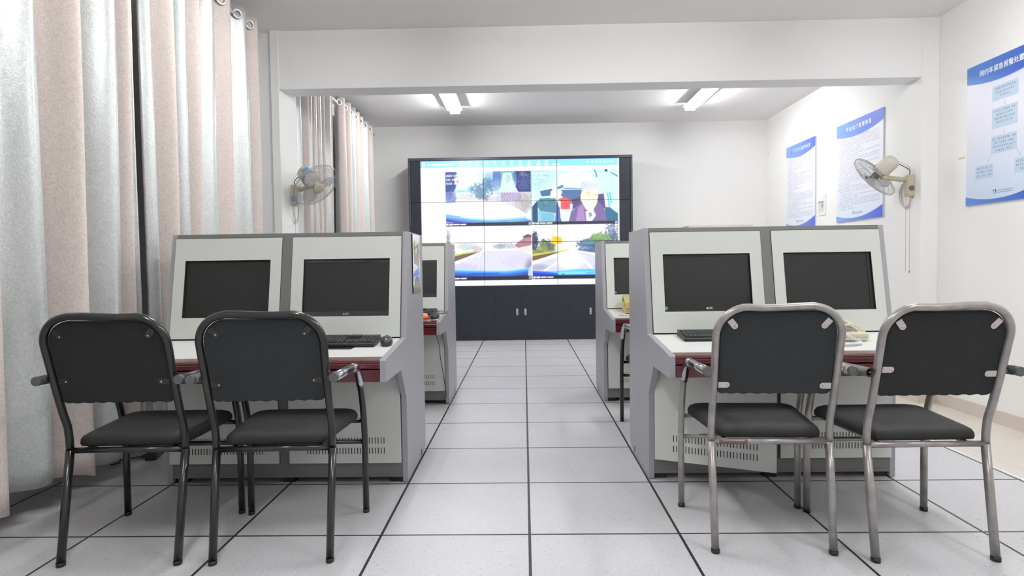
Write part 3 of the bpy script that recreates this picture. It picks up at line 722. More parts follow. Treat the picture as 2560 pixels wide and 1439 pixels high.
def console(label, x, y, mon, panels, group='desk consoles of brushed grey steel', ajar=False, detail=True, drawer_gap=True):
    t = thing('desk_console', label, 'console desk', (x, y, 0), group=group)
    side = [(0, 0.004), (0.40, 0.004), (0.40, 0.045), (0.435, 0.045), (0.435, 0.004), (0.565, 0.03), (0.565, 1.263), (0.125, 1.263),
            (0.023, 0.73), (-0.445, 0.69), (-0.452, 0.684), (-0.455, 0.592), (-0.12, 0.588), (0.0, 0.43)]
    for a, b_ in ((0, 0.027), (CW - 0.027, CW)):
        B().prism(side, 'x', a, b_).build('side_panel', M_SIDE, t, bevel=0.0015)
    # carcass: top, back, bottom, front frame around the openings
    c = B()
    c.box(0.027, CW - 0.027, 0.127, 0.565, 1.245, 1.263).box(0.027, CW - 0.027, 0.55, 0.565, 0.03, 1.245).box(0.027, CW - 0.027, 0.0, 0.55, 0.03, 0.045)
    c.box(0.027, CW - 0.027, 0.002, 0.012, 0.045, 0.105).box(0.027, CW - 0.027, 0.002, 0.012, 0.56, 0.70)
    mid = 0.5 * (panels[0][1] + panels[1][0])
    c.box(mid - 0.025, mid + 0.025, 0.002, 0.012, 0.105, 0.56).box(0.027, 0.04, 0.002, 0.012, 0.105, 0.56).box(CW - 0.04, CW - 0.027, 0.002, 0.012, 0.105, 0.56)
    S1 = 0.5427
    c.box(0.027, CW - 0.027, S1 - 0.030, S1, -0.012, 0.0, SF)
    c.box(0.027, panels[0][0] + 0.006, 0, S1 - 0.03, -0.012, 0.0, SF).box(panels[1][1] - 0.006, CW - 0.027, 0, S1 - 0.03, -0.012, 0.0, SF)
    c.box(panels[0][1] - 0.006, panels[1][0] + 0.006, 0, S1 - 0.03, -0.012, 0.0, SF)
    c.build('carcass', M_FRAME, t)
    g = B()
    for (a, b_), (m0, m1) in zip(panels, mon):
        ring_plate(g, a - 0.0025, b_ + 0.0025, 0.0, 0.5225, m0 - 0.001, m1 + 0.001, 0.108, 0.405, -0.0115, 0.0008, SF)
        if not (ajar and a < 0.3): g.box(a - 0.0025, b_ + 0.0025, 0.0005, 0.002, 0.1025, 0.56)
        else: g.box(a, b_, 0.3, 0.31, 0.1, 0.56)
    g.build('shadow_gap', M_GAP, t)
    for (a, b_), (m0, m1) in zip(panels, mon):
        p = B(); ring_plate(p, a, b_, 0.002, 0.5195, m0, m1, 0.109, 0.404, 0.0008, 0.004, SF)
        p.build('monitor_surround', M_PANEL, t)
    # lower doors with slots
    for k, (a, b_) in enumerate(panels):
        d = B(); w = b_ - a; y0 = -0.0015 if not ajar or k else 0
        d.box(0, w, -0.014, 0.0, 0.105, 0.56)
        sx = a + (0.0 if k == 0 else 0.0)
        d.m(1)
        n = 27; x0 = w / 2 - 0.19
        for r_ in ((0.203, 0.234), (0.152, 0.183)):
            for q in range(n): d.box(x0 + q * 0.0148, x0 + q * 0.0148 + 0.0038, -0.0148, -0.013, r_[0], r_[1])
        o = d.build('cupboard_door', [M_PANEL, M_GAP], t, loc=(a, 0.0005, 0))
        if k == 0 and ajar: o.rotation_euler = (0, 0, -math.radians(23.6)); o['label'] = 'lower door standing ajar'
        B().cyl((w - 0.03 if k == 0 else 0.03, -0.0145, 0.50), (w - 0.03 if k == 0 else 0.03, -0.018, 0.50), 0.007, 14).build('lock', M_CLIP, o)
    # desk: laminate, mahogany edge and drawers
    d = B().prism([(0.02, 0.726), (-0.385, 0.692), (-0.385, 0.68), (0.02, 0.714)], 'x', 0.027, CW - 0.027)
    d.build('desktop', M_DESK, t)
    e = B().prism([(-0.385, 0.692), (-0.385, 0.66), (-0.40, 0.648), (-0.447, 0.648), (-0.452, 0.652), (-0.452, 0.668), (-0.449, 0.672), (-0.452, 0.676), (-0.449, 0.684), (-0.440, 0.6885)], 'x', 0.028, CW - 0.028)
    e.build('mahogany_edge', M_MAHOG, t)
    for k in range(2):
        a = 0.029 + k * (CW - 0.058) / 2; b_ = a + (CW - 0.058) / 2 - 0.002
        B().box(a, b_, -0.447, -0.13, 0.592, 0.6435).build('drawer', M_MAHOG, t, bevel=0.002)
    B().box(0.029, CW - 0.029, -0.40, -0.13, 0.644, 0.6595).build('drawer_rail', M_GAP, t)
    for xx in (0.03, CW / 2 - 0.03, CW - 0.09):
        for yy in (0.02, 0.48): B().box(xx, xx + 0.06, yy, yy + 0.05, 0.0, 0.03).build('foot', M_DARK, t)
    for xx in (0.0275, CW - 0.0355): B().cyl((xx + 0.004, -0.001, 0.505), (xx + 0.004, -0.006, 0.505), 0.0045, 10).build('screw', M_CLIP, t)
    return t

LX, LY = -1.825, 0.617
RX, RY = 0.606, 0.642
PL = [(0.022, 0.574), (0.630, 1.190)]; ML = [(0.077, 0.519), (0.690, 1.132)]
PR = [(0.032, 0.594), (0.650, 1.196)]; MR = [(0.094, 0.535), (0.704, 1.146)]
console('grey two seat desk console with a car picture stuck on its aisle side', LX, LY, ML, PL)
console('grey two seat desk console before the silver chairs, one lower door ajar', RX, RY, MR, PR, ajar=True)
L2X, L2Y = -1.83, 2.405
R2X, R2Y = 0.610, 2.44
console('desk console behind the one with the car picture, thin cable hanging down its front', L2X, L2Y, ML, PL)
console('desk console carrying the yellow phone, behind the one with the ajar door', R2X, R2Y, MR, PR)

# monitors fitted behind the openings
def monitor(label, cx, cy, m0, m1, style):
    t = thing('monitor', label, 'monitor', (cx, cy, 0), group='monitors set in the desk consoles')
    e = 0.012
    B().box(m0 - e, m1 + e, 0.100, 0.412, -0.045, -0.0145, SF).build('housing', M_DARK, t)
    if style == 'plain':
        B().box(m0 - 0.004, m1 + 0.004, 0.104, 0.408, -0.0142, -0.0132, SF).build('screen', M_SCREENOFF, t)
        return t
    sides = 0.004 if style != 'right' else 0.018
    top = {'aoc': 0.017, 'gloss': 0.011, 'right': 0.010}[style]; bot = {'aoc': 0.026, 'gloss': 0.010, 'right': 0.008}[style]
    b = B(); ring_plate(b, m0 - 0.008, m1 + 0.008, 0.101, 0.411, m0 + (0.004 if style == 'aoc' else 0.002), m1 - sides, 0.109 + bot, 0.404 - top, -0.0144, -0.0095, SF)
    b.build('bezel', M_BEZEL if style == 'aoc' else M_DARK, t)
    B().box(m0, m1, 0.11, 0.402, -0.0143, -0.0125, SF).build('screen', M_SCREENOFF, t)
    if style in ('aoc', 'gloss'):
        me = aoc_mesh('AOC', 0.0155, 0.0004); me.materials.append(MATS['grey_logo'] if style == 'aoc' else M_WHITE)
        o = bpy.data.objects.new('logo', me); COL.objects.link(o); o.parent = t
        px = m0 + (0.50 if style == 'aoc' else 0.515) * (m1 - m0)
        o.matrix_local = SF @ Matrix.Translation((px, 0.109 + (0.0075 if style == 'aoc' else 0.013), -0.0088 if style == 'aoc' else -0.0120))
    if style == 'gloss':
        B().box(m0 + 0.004, m0 + 0.017, 0.121, 0.137, -0.0125, -0.0120, SF).build('sticker', M_BLUE, t)
    return t
mat('grey_logo', (170, 172, 174), 0.4)
monitor('blank dark screen without visible bezel, behind the all black armchair', LX, LY, *ML[0], 'plain')
monitor('switched off monitor with grey logo on its bottom bezel, above the keyboard and mouse', LX, LY, *ML[1], 'aoc')
monitor('switched off glossy monitor with white logo and small blue sticker, behind the worn silver chair', RX, RY, *MR[0], 'gloss')
monitor('switched off monitor with one wide black side bezel, above the cream phone', RX, RY, *MR[1], 'right')
monitor('switched off monitor above the snack packet in the rear console', L2X, L2Y, *ML[1], 'aoc')
monitor('switched off monitor above the yellow phone', R2X, R2Y, *MR[0], 'gloss')
monitor('switched off monitor on the curtain side of the console with the snacks', L2X, L2Y, *ML[0], 'plain')
monitor('switched off monitor on the wall side of the console with the yellow phone', R2X, R2Y, *MR[1], 'right')

# ------------------------------------------------------------------ things on the desks
SL = math.atan2(0.034, 0.405)
def desk_z(yr): return 0.726 + (yr - 0.02) * 0.034 / 0.405
def on_desk(name, label, cat, cx, cy, xr, yr, rz=0.0, group=None, lift=0.0):
    """xr is world x, yr is measured from the console front"""
    return thing(name, label, cat, (xr, cy + yr, desk_z(yr) + lift + 0.0004), (SL, 0, rz), group)

def keyboard(label, cy, xc, yr, w=0.44, d=0.145, rz=0.0, rows=True, lift=0.0, style=0):
    t = on_desk('keyboard', label, 'keyboard', 0, cy, xc, yr, rz, 'black desktop keyboards', lift)
    body = B().prism([(-d / 2, 0.0), (-d / 2, 0.012), (-d / 2 + 0.006, 0.017), (d / 2 - 0.004, 0.030), (d / 2, 0.028), (d / 2, 0.0)], 'x', -w / 2, w / 2)
    body.build('body', M_DARK, t, bevel=0.002)
    k = B(); sl = 0.013 / (d - 0.01)
    def key(x0, x1, r_):
        y0 = -d / 2 + 0.014 + r_ * 0.0195; z = 0.0172 + (y0 + d / 2) * sl
        k.box(x0, x1, y0, y0 + 0.0165, z - 0.002, z + 0.0065)
    px = 0.0188; xs = -w / 2 + 0.012
    for r_ in range(6):
        n = 15
        for q in range(n):
            if r_ == 0 and 3 <= q <= 8:
                if q == 3: key(xs + 3 * px, xs + 9 * px - 0.0025, 0)
                continue
            key(xs + q * px, xs + (q + 1) * px - 0.0025, r_)
        if r_ in (0, 4, 5): 
            for q in range(3): key(xs + 15.35 * px + q * px, xs + 15.35 * px + (q + 1) * px - 0.0025, r_)
        if r_ == 1: key(xs + 16.35 * px, xs + 17.35 * px - 0.0025, 1)
        if r_ < 5:
            for q in range(4): key(xs + 18.7 * px + q * px, xs + 18.7 * px + (q + 1) * px - 0.0025, r_)
    k.build('keys', MATS['key_caps'], t, bevel=0.001, bseg=1)
    return t
mat('key_caps', (52, 55, 58), 0.35)
keyboard('black keyboard with a mouse beside it, under the grey logo monitor', LY, -0.935, -0.118, lift=0.003)
keyboard('black keyboard under the glossy monitor with the blue sticker', RY, 0.965, -0.088, d=0.15)
keyboard('black keyboard behind the snack packet and red card', L2Y, -0.905, -0.10, lift=0.004)

def mouse(label, cy, x, yr, lift=0.0, rz=0.1):
    t = on_desk('mouse', label, 'mouse', 0, cy, x, yr, rz, 'black desktop mice', lift)
    ol = [(0.031 * math.cos(a) * (1 - 0.06 * math.cos(2 * a)), 0.055 * math.sin(a)) for a in [2 * PI * k / 28 for k in range(28)]]
    B().loft(ol, [(0.86, 0.0), (0.93, 0.004), (1.0, 0.014), (0.98, 0.021), (0.90, 0.029), (0.74, 0.0355), (0.5, 0.039), (0.2, 0.0405)]).build('shell', MATS['mouse_plastic'], t)
    B().cyl((-0.004, 0.024, 0.037), (0.004, 0.024, 0.037), 0.006, 12).build('scroll_wheel', M_DARK, t)
    c = catmull([(0, 0.05, 0.012), (-0.005, 0.08, 0.006), (-0.03, 0.11, 0.003), (-0.06, 0.12, 0.003)])
    B().tube(c, 0.0018, 8).build('cable', M_DARK, t)
mat('mouse_plastic', (52, 56, 58), 0.32)
mouse('dark grey mouse at the aisle end of the console with the car picture', LY, -0.668, -0.135, rz=0.15)
mouse('dark mouse lying on the mat beside the orange snack packet', L2Y, -0.665, -0.30, lift=0.0035, rz=-0.2)

# mats
t = on_desk('desk_mat', 'thin black mat under the keyboard of the grey logo monitor', 'mat', 0, LY, -1.18, -0.10)
B().prism([(-0.365, -0.104), (0.368, -0.132), (0.372, -0.07), (0.37, 0.10), (-0.30, 0.10), (-0.30, -0.06)], 'z', 0.0, 0.0018).build('mat_sheet', M_DARK, t)
t = on_desk('desk_mat', 'olive edged mat with a red card on it, under mouse and snacks', 'mat', 0, L2Y, -0.84, -0.23)
B().box(-0.20, 0.17, -0.13, 0.12, 0.0, 0.0022).build('mat_sheet', MATS.get('mat_edge') or mat('mat_edge', (120, 118, 92), 0.3), t)
B().box(-0.19, 0.145, -0.125, 0.02, 0.0022, 0.0030).build('card', M_RED, t)
t = on_desk('snack_packet', 'orange snack packet lying on the red card beside a mouse', 'snack', 0, L2Y, -0.76, -0.315, 0.1, lift=0.0034)
ol = rounded_rect(-0.05, 0.045, -0.035, 0.035, 0.01)
B().loft(ol, [(0.9, 0.0), (1.0, 0.006), (1.0, 0.014), (0.92, 0.03), (0.6, 0.036)]).build('wrapper', M_ORANGE, t)
t = on_desk('plastic_tray', 'small flat grey tray beside the keyboard behind the snack packet', 'tray', 0, L2Y, -0.64, -0.065, 0.0)
B().box(-0.035, 0.037, -0.05, 0.06, 0.001, 0.008).build('tray_plate', M_GREYPL, t, bevel=0.002)
B().box(-0.022, 0.0, -0.02, 0.01, 0.008, 0.0095).build('sticker', M_WHITE, t)

def helix(path, r, turns, n=10):
    path = [Vector(p) for p in path]; L = [0]
    for a, b_ in zip(path, path[1:]): L.append(L[-1] + (b_ - a).length)
    out = []; N = turns * n
    for k in range(N + 1):
        s = L[-1] * k / N; i = 0
        while i < len(L) - 2 and L[i + 1] < s: i += 1
        t_ = (s - L[i]) / max(1e-6, L[i + 1] - L[i]); p = path[i].lerp(path[i + 1], t_)
        d = (path[i + 1] - path[i]).normalized(); u = d.cross(Vector((0, 0, 1))).normalized(); w = d.cross(u)
        a = 2 * PI * k / n; out.append(p + (u * math.cos(a) + w * math.sin(a)) * r)
    return out

def phone(label, cy, x, yr, rz, body_m, big=True):
    t = on_desk('telephone', label, 'telephone', 0, cy, x, yr, rz)
    w, d = 0.085, 0.105
    prof = [(-d, 0.0), (-d, 0.030), (-d + 0.006, 0.036), (d - 0.01, 0.068), (d, 0.064), (d, 0.0)]
    B().prism([(-d, 0.004), (-d, 0.018), (d, 0.04), (d, 0.004)], 'x', -w, w).build('base', body_m, t, bevel=0.004)
    B().prism([(-d, 0.018), (-d, 0.034), (-d + 0.006, 0.038), (d - 0.01, 0.068), (d, 0.064), (d, 0.04)], 'x', -w, w).build('body', body_m, t, bevel=0.004)
    sl = 0.030 / 0.194
    def z(y): return 0.038 + (y + d - 0.006) * sl
    k = B(); k.m(0)
    for r_ in range(4):
        for c in range(3):
            xx = -0.012 + c * 0.022; yy = -0.075 + r_ * 0.021
            k.box(xx, xx + 0.017, yy, yy + 0.014, z(yy) - 0.004, z(yy) + 0.006)
    k.build('keypad', MATS['phone_keys'], t, bevel=0.001, bseg=1)
    k = B()
    for r_ in range(5):
        yy = -0.075 + r_ * 0.02; k.box(0.060, 0.078, yy, yy + 0.008, z(yy) - 0.004, z(yy) + 0.005)
    k.build('side_keys', body_m, t, bevel=0.001, bseg=1)
    B().prism([(0.035, z(0.035) - 0.004), (0.035, z(0.035) + 0.002), (0.080, z(0.08) + 0.002), (0.080, z(0.08) - 0.004)], 'x', -0.012, 0.055).build('display', MATS['lcd_grey'], t)
    # handset on the left side
    hs = catmull([(-0.055, -0.112, 0.062), (-0.055, -0.085, 0.078), (-0.055, -0.02, 0.098), (-0.055, 0.05, 0.106), (-0.055, 0.10, 0.100), (-0.055, 0.118, 0.086)], 5)
    h = B(); n = len(hs)
    rings = []
    for i, p in enumerate(hs):
        tt = i / (n - 1); ww = 0.027 if big else 0.024; hh = 0.011 + 0.012 * (abs(2 * tt - 1) ** 3)
        rings.append([h.bm.verts.new(p + Vector((ww * cx_, 0, hh * cz_))) for cx_, cz_ in ((-1, -.7), (-1, .5), (-.8, 1), (.8, 1), (1, .5), (1, -.7), (.8, -1), (-.8, -1))])
    for a, b_ in zip(rings, rings[1:]):
        for q in range(8): h._face([a[q], a[(q + 1) % 8], b_[(q + 1) % 8], b_[q]])
    h._face(rings[0][::-1]); h._face(rings[-1])
    h.build('handset', body_m, t, bevel=0.003)
    p = catmull([(-0.05, -0.112, 0.058), (-0.02, -0.15, 0.03), (0.02, -0.165, 0.010), (-0.02, -0.195, 0.008), (-0.07, -0.205, 0.008), (-0.14, -0.19, 0.008)], 5)
    B().tube(helix(p, 0.0058, 46, 8), 0.0022, 6).build('coiled_cord', M_WHITEPL, t)
    return t
mat('phone_keys', (148, 142, 138), 0.4); mat('lcd_grey', (160, 164, 152), 0.2)
phone('cream desk phone with grey keypad, between the two silver chairs', RY, 1.500, -0.098, -0.03, M_CREAM)
phone('yellow desk phone with white coiled cord on the rear console', R2Y, 0.830, -0.12, -0.05, M_YELLOW)

# picture board stuck on the side of the left console
def side_picture():
    t = thing('picture_board', 'glossy tall picture board with a car on the side of a grey console', 'picture', (-0.603, 0.95, 0.94))
    B().box(0.0003, 0.006, -0.112, 0.112, 0.0, 0.316).build('board', M_GAP, t)
    def patch(name, pts, m, h): B().prism(pts, 'x', 0.006, h).build(name, m, t)
    patch('print', [(-0.112, 0.0), (0.112, 0.0), (0.112, 0.316), (-0.112, 0.316)], mat('print_white', (236, 236, 234), 0.15, coat=0.5), 0.0066)
    patch('ground', [(-0.112, 0.0), (0.112, 0.0), (0.112, 0.045), (0.05, 0.05), (-0.112, 0.04)], mat('print_brown', (150, 140, 128), 0.2), 0.0070)
    patch('car_wing', [(-0.08, 0.04), (0.10, 0.04), (0.09, 0.07), (0.05, 0.088), (-0.02, 0.088), (-0.07, 0.07)], mat('print_grey', (118, 112, 104), 0.2), 0.0072)
    patch('blue_body', [(-0.10, 0.09), (0.09, 0.095), (0.08, 0.14), (0.02, 0.13), (-0.07, 0.115)], mat('print_blue', (96, 130, 190), 0.2), 0.0071)
    patch('tree', [(-0.08, 0.16), (0.0, 0.15), (0.07, 0.135), (0.09, 0.17), (0.10, 0.23), (0.03, 0.27), (0.01, 0.22), (-0.03, 0.20), (-0.06, 0.285), (-0.085, 0.25)], mat('print_olive', (136, 132, 104), 0.2), 0.0070)
    patch('roof_line', [(-0.06, 0.235), (0.08, 0.262), (0.082, 0.268), (-0.06, 0.243)], M_INKB, 0.0074)
side_picture()
t = thing('paper_tag', 'small white paper tag stuck near the top rear corner of a console', 'tag', (-0.6075, 2.90, 1.19))
B().box(0.0, 0.001, -0.03, 0.03, -0.035, 0.03).build('paper', M_WHITE, t)
B().box(0.001, 0.0014, -0.016, -0.010, -0.022, 0.018).box(0.001, 0.0014, 0.010, 0.016, -0.022, 0.018).prism([(-0.016, 0.018), (-0.008, 0.018), (0.016, -0.022), (0.008, -0.022)], 'x', 0.001, 0.0014).build('print', M_INKB, t)
# cable hanging from the rear left console
p = catmull([(-0.66, L2Y - 0.32, 0.588), (-0.655, L2Y - 0.20, 0.50), (-0.665, L2Y - 0.04, 0.36), (-0.645, L2Y - 0.025, 0.22), (-0.630, L2Y - 0.03, 0.10), (-0.632, L2Y - 0.03, 0.06), (-0.65, L2Y - 0.03, 0.05)])
props(B().tube(p, 0.0025, 8).build('cable', M_DARK), 'thin black cable dangling from a drawer in front of vent slots', 'cable')
# power strip and leads on the floor by the curtain
t = thing('power_strip', 'black power strip on the floor between curtain and console', 'power strip', (-2.19, 1.20, 0), (0, 0, -1.35))
B().box(-0.20, 0.20, -0.03, 0.03, 0.0, 0.04).build('strip_body', M_DARK, t, bevel=0.006)
for k in range(3): B().box(-0.15 + k * 0.1, -0.10 + k * 0.1, -0.02, 0.02, 0.04, 0.065).build('plug', M_DARK, t, bevel=0.004)
for k, (a, c, m_, nm) in enumerate((((-2.33, 0.98), (-2.25, 1.10), M_WHITEPL, 'pale tangled lead lying by the power strip on the floor'), ((-2.28, 0.95), (-2.18, 1.12), M_DARK, 'black tangled lead lying by the power strip on the floor'))):
    r = random.Random(k + 3); pts = [(a[0] + (c[0] - a[0]) * q / 7 + r.uniform(-.05, .05), a[1] + (c[1] - a[1]) * q / 7 + r.uniform(-.06, .06), 0.004 + 0.0015 * (q % 3) + 0.008 * k) for q in range(8)]
    props(B().tube(catmull(pts), 0.0035, 8).build('lead', m_), nm, 'cable')

# ------------------------------------------------------------------ chairs
def chair(label, x, y, rz, tube_m, cloth_m, seat_m, clip_m, arms, caps, group=None, dy=0.0, clip_low=(0.665, 0.665), rust=False, sleeves=(True, True), top_y=-0.295, fy=-0.23, fc=0.0006):
    t = thing('armchair', label, 'chair', (x, y, 0), (0, 0, rz), group)
    R = 0.0143; jy = -0.170; jz = 0.407
    for s in (-1, 1):
        B().tube([(s * 0.2145, fy, 0.012), (s * 0.2158, fy + (jy - fy) * 0.5, 0.21), (s * 0.217, jy, jz)], R, 18, ys=1.25).build('leg', tube_m, t)
        B().tube([(s * 0.2145, fy - 0.0005, 0.0), (s * 0.2145, fy, 0.015)], R + fc, 18, ys=1.25).build('foot_cap', M_DARK, t)
    # arch: up from the joints, leaning back, over the top
    top = 0.9225
    def P(s, z):
        k = max(0.0, (z - 0.50)) / (top - 0.50); bend = min(1.0, max(0, (z - jz) / 0.18))
        return Vector((s * (0.217 + 0.0055 * k), jy + (top_y - jy) * (0.12 * bend + 0.88 * k) if z > 0.46 else jy - 0.004 * bend, z))
    pl = [P(-1, z) for z in (jz, 0.45, 0.50, 0.56, 0.64, 0.72, 0.78, 0.815)]; pr = [P(1, z) for z in (0.815, 0.78, 0.72, 0.64, 0.56, 0.50, 0.45, jz)]
    cnr = 0.108; yt = lambda z: P(1, z).y; mid = []
    for k in range(1, 10):
        a = PI - 0.5 * PI * k / 10; zz = top - cnr + cnr * math.sin(a); mid.append(Vector((-0.2215 + cnr + cnr * math.cos(a), yt(zz), zz)))
    mid += [Vector((xx, yt(top) - 0.004 * (1 - (xx / 0.115) ** 2), top - 0.003 * math.cos(xx * 20 + x))) for xx in (-0.1135, -0.06, 0, 0.06, 0.1135)]
    for k in range(9, 0, -1):
        a = 0.5 * PI * k / 10; zz = top - cnr + cnr * math.sin(a); mid.append(Vector((0.2215 - cnr + cnr * math.cos(a), yt(zz), zz)))
    B().tube(pl + mid + pr, 0.0134, 18, ys=1.15).build('back_frame', tube_m, t)
    # backrest pad lies within the arch
    sl = Vector((0, P(1, 0.9).y - P(1, 0.6).y, 0.3)).normalized(); nn = Vector((0, -sl.z, sl.y))
    O = P(0, 0.6); O.x = 0
    Mp = Matrix(((1, 0, 0, 0), (0, sl.y, nn.y, O.y), (0, sl.z, nn.z, O.z), (0, 0, 0, 1)))      # (x, s, out-back)
    r = random.Random(int(x * 100)); ol = rounded_rect(-0.2065, 0.2065, -0.006, 0.3165, [0.022, 0.022, 0.090, 0.090], 8)
    out = []
    for i, (px, ps) in enumerate(ol): out.append((px, ps))
    bot = []
    n = 26
    for k in range(1, n): bot.append((-0.1845 + 0.369 * k / n, -0.006 + 0.0022 * math.sin(k * 1.9 + r.random()) + 0.001))
    # insert the scalloped hem between bottom-left and bottom-right corners
    out = ol[:9] + bot + ol[9:]
    B().prism(out, 'z', -0.020, 0.002, Mp).build('backrest', cloth_m, t, bevel=0.006, bseg=3)
    # clips
    def clip(cx, cs, ang):
        c = B(); M2 = Mp @ Matrix.Translation((cx, cs, 0.0)) @ Matrix.Rotation(ang, 4, 'Z')
        pts = [(0, -0.0115)] + [(0.030 + 0.0115 * math.cos(a), 0.0115 * math.sin(a)) for a in [(-0.5 + k / 10) * PI for k in range(11)]] + [(0, 0.0115)]
        c.prism(pts, 'z', 0.0022, 0.0042, M2); c.build('clip', clip_m, t, bevel=0.0005, bseg=1)
        c = B().lathe([(0.0038, 0.0), (0.0038, 0.0012), (0.002, 0.0022)], M2 @ Matrix.Translation((0.030, 0, 0.0042)), 12); c.build('screw', M_CHROME, t)
    clip(-0.176, 0.285, -0.9); clip(0.176, 0.285, PI + 0.9)
    clip(-0.203, clip_low[0] - 0.6, 0.0); clip(0.203, clip_low[1] - 0.6, PI)
    # front legs rising into the arms
    for s, am, cap, slv in zip((-1, 1), arms, caps, sleeves):
        path = fillet([(s * 0.252, 0.232, 0.012), (s * 0.252, 0.236, 0.43), (s * 0.2528, 0.118, 0.668), (s * 0.2535, -0.02, 0.679)], [0.17, 0.10], 11)
        B().tube(path, 0.0134, 18, ys=1.2).build('leg', tube_m, t)
        B().tube([(s * 0.252, 0.232, 0.0), (s * 0.252, 0.232, 0.015)], 0.0134 + fc, 18, ys=1.2).build('foot_cap', M_DARK, t)
        # arm bar with its cap behind the backrest
        b = B()
        if cap: b.cyl((s * 0.2535, 0.005, 0.6775), (s * 0.255, -0.262, 0.690), 0.0165, 18)
        else:
            b.tube([(s * 0.2535, 0.005, 0.6775), (s * 0.255, -0.262, 0.690)], 0.0165, 18, cap=False); b.tube([(s * 0.255, -0.262, 0.690), (s * 0.2535, 0.005, 0.6775)], 0.0142, 18, cap=False)
            b.tube([(s * 0.255, -0.2622, 0.690), (s * 0.255, -0.2618, 0.690)], 0.0165, 18, cap=False)
        b.build('armrest', am, t)
        if cap: B().lathe([(0.0168, 0.0), (0.0172, 0.004), (0.0172, 0.016), (0.0165, 0.018)], Matrix.Translation((s * 0.255, -0.263, 0.690)) @ Matrix.Rotation(PI / 2, 4, 'X'), 18).build('end_cap', M_GREYCAP, t)
        if slv:
            sp = [p for p in path if p.z > 0.565 and p.y > 0.02] + [Vector((s * 0.2534, 0.0, 0.6775))]
            B().tube(sp, 0.0172, 18).build('arm_sleeve', am, t)
        # weld stub between arm and back frame
        q = P(s, 0.686); B().cyl((q.x, q.y, 0.686), (s * 0.250, q.y, 0.687), 0.006, 10).build('weld', tube_m, t)
    B().cyl((-0.2165, jy, jz), (0.2165, jy, jz), 0.0112, 14).build('rear_rail', tube_m, t)
    B().cyl((-0.252, 0.234, jz), (0.252, 0.234, jz), 0.0098, 14).build('front_rail', tube_m, t)
    B().cyl((-0.252, 0.233, 0.315), (0.252, 0.233, 0.315), 0.0098, 14).build('front_stretcher', tube_m, t)
    for s in (-1, 1): B().cyl((s * 0.16, jy, jz), (s * 0.18, 0.234, jz), 0.008, 12).build('side_rail', tube_m, t)
    if rust:
        B().tube([(-0.19, jy, jz - 0.0004), (-0.165, jy, jz - 0.0008), (-0.10, jy, jz - 0.0008), (-0.085, jy, jz - 0.0002)], 0.0116, 16).build('bare_patch', M_RUST, t)
    # seat cushion
    ol = fillet([(0.0, -0.172, 0), (0.19, -0.172, 0), (0.236, 0.262, 0), (-0.236, 0.262, 0), (-0.19, -0.172, 0), (0.0, -0.172, 0)], [0.035, 0.075, 0.075, 0.035], 8)[:-1]
    ol = [(v.x, v.y) for v in ol]
    B().loft(ol, [(0.955, 0.4205), (0.99, 0.4235), (1.0, 0.432), (0.993, 0.444), (0.965, 0.455), (0.90, 0.463), (0.75, 0.468), (0.45, 0.470), (0.15, 0.4705)]).build('seat', seat_m, t)
    return t
M_GREYCAP = mat('grey_end_cap', (84, 86, 88), 0.5)
M_BLACKCAP = M_DARK
chair('all black armchair standing by the curtains', -1.522, 0.003, 0.029, M_BLACKTUBE, M_CLOTH2, M_SEAT, M_BLACKTUBE, (M_DARK, M_DARK), (True, True), clip_low=(0.685, 0.680), top_y=-0.305, fy=-0.247)
chair('black framed armchair with one chrome armrest, before the monitor with grey logo', -0.964, 0.003, 0.042, M_BLACKTUBE, M_CLOTH, M_SEAT, M_BLACKTUBE, (M_GREYPL, M_CHROME), (True, True), clip_low=(0.665, 0.678), top_y=-0.300, fy=-0.236)
chair('worn silver armchair with a brown bare patch below its seat, beside the aisle', 0.9195, 0.043, -0.050, M_SILVERTUBE, M_CLOTH, M_SEAT, M_CLIP, (M_CHROME, M_SILVERTUBE), (True, True), clip_low=(0.632, 0.628), rust=True, top_y=-0.285, fy=-0.218, fc=0.0013)
chair('silver armchair with one arm tube open ended, before the cream phone', 1.457, -0.012, 0.009, M_SILVERTUBE, M_CLOTH2, M_SEAT, M_CLIP, (M_SILVERTUBE, M_DARK), (False, True), clip_low=(0.700, 0.680), top_y=-0.300, fc=0.0013)
chair('black armchair with a chrome armrest tucked under the desk with the yellow phone', 0.905, 1.59, 0.0, M_BLACKTUBE, M_CLOTH, M_SEAT, M_BLACKTUBE, (M_CHROME, M_DARK), (True, True))

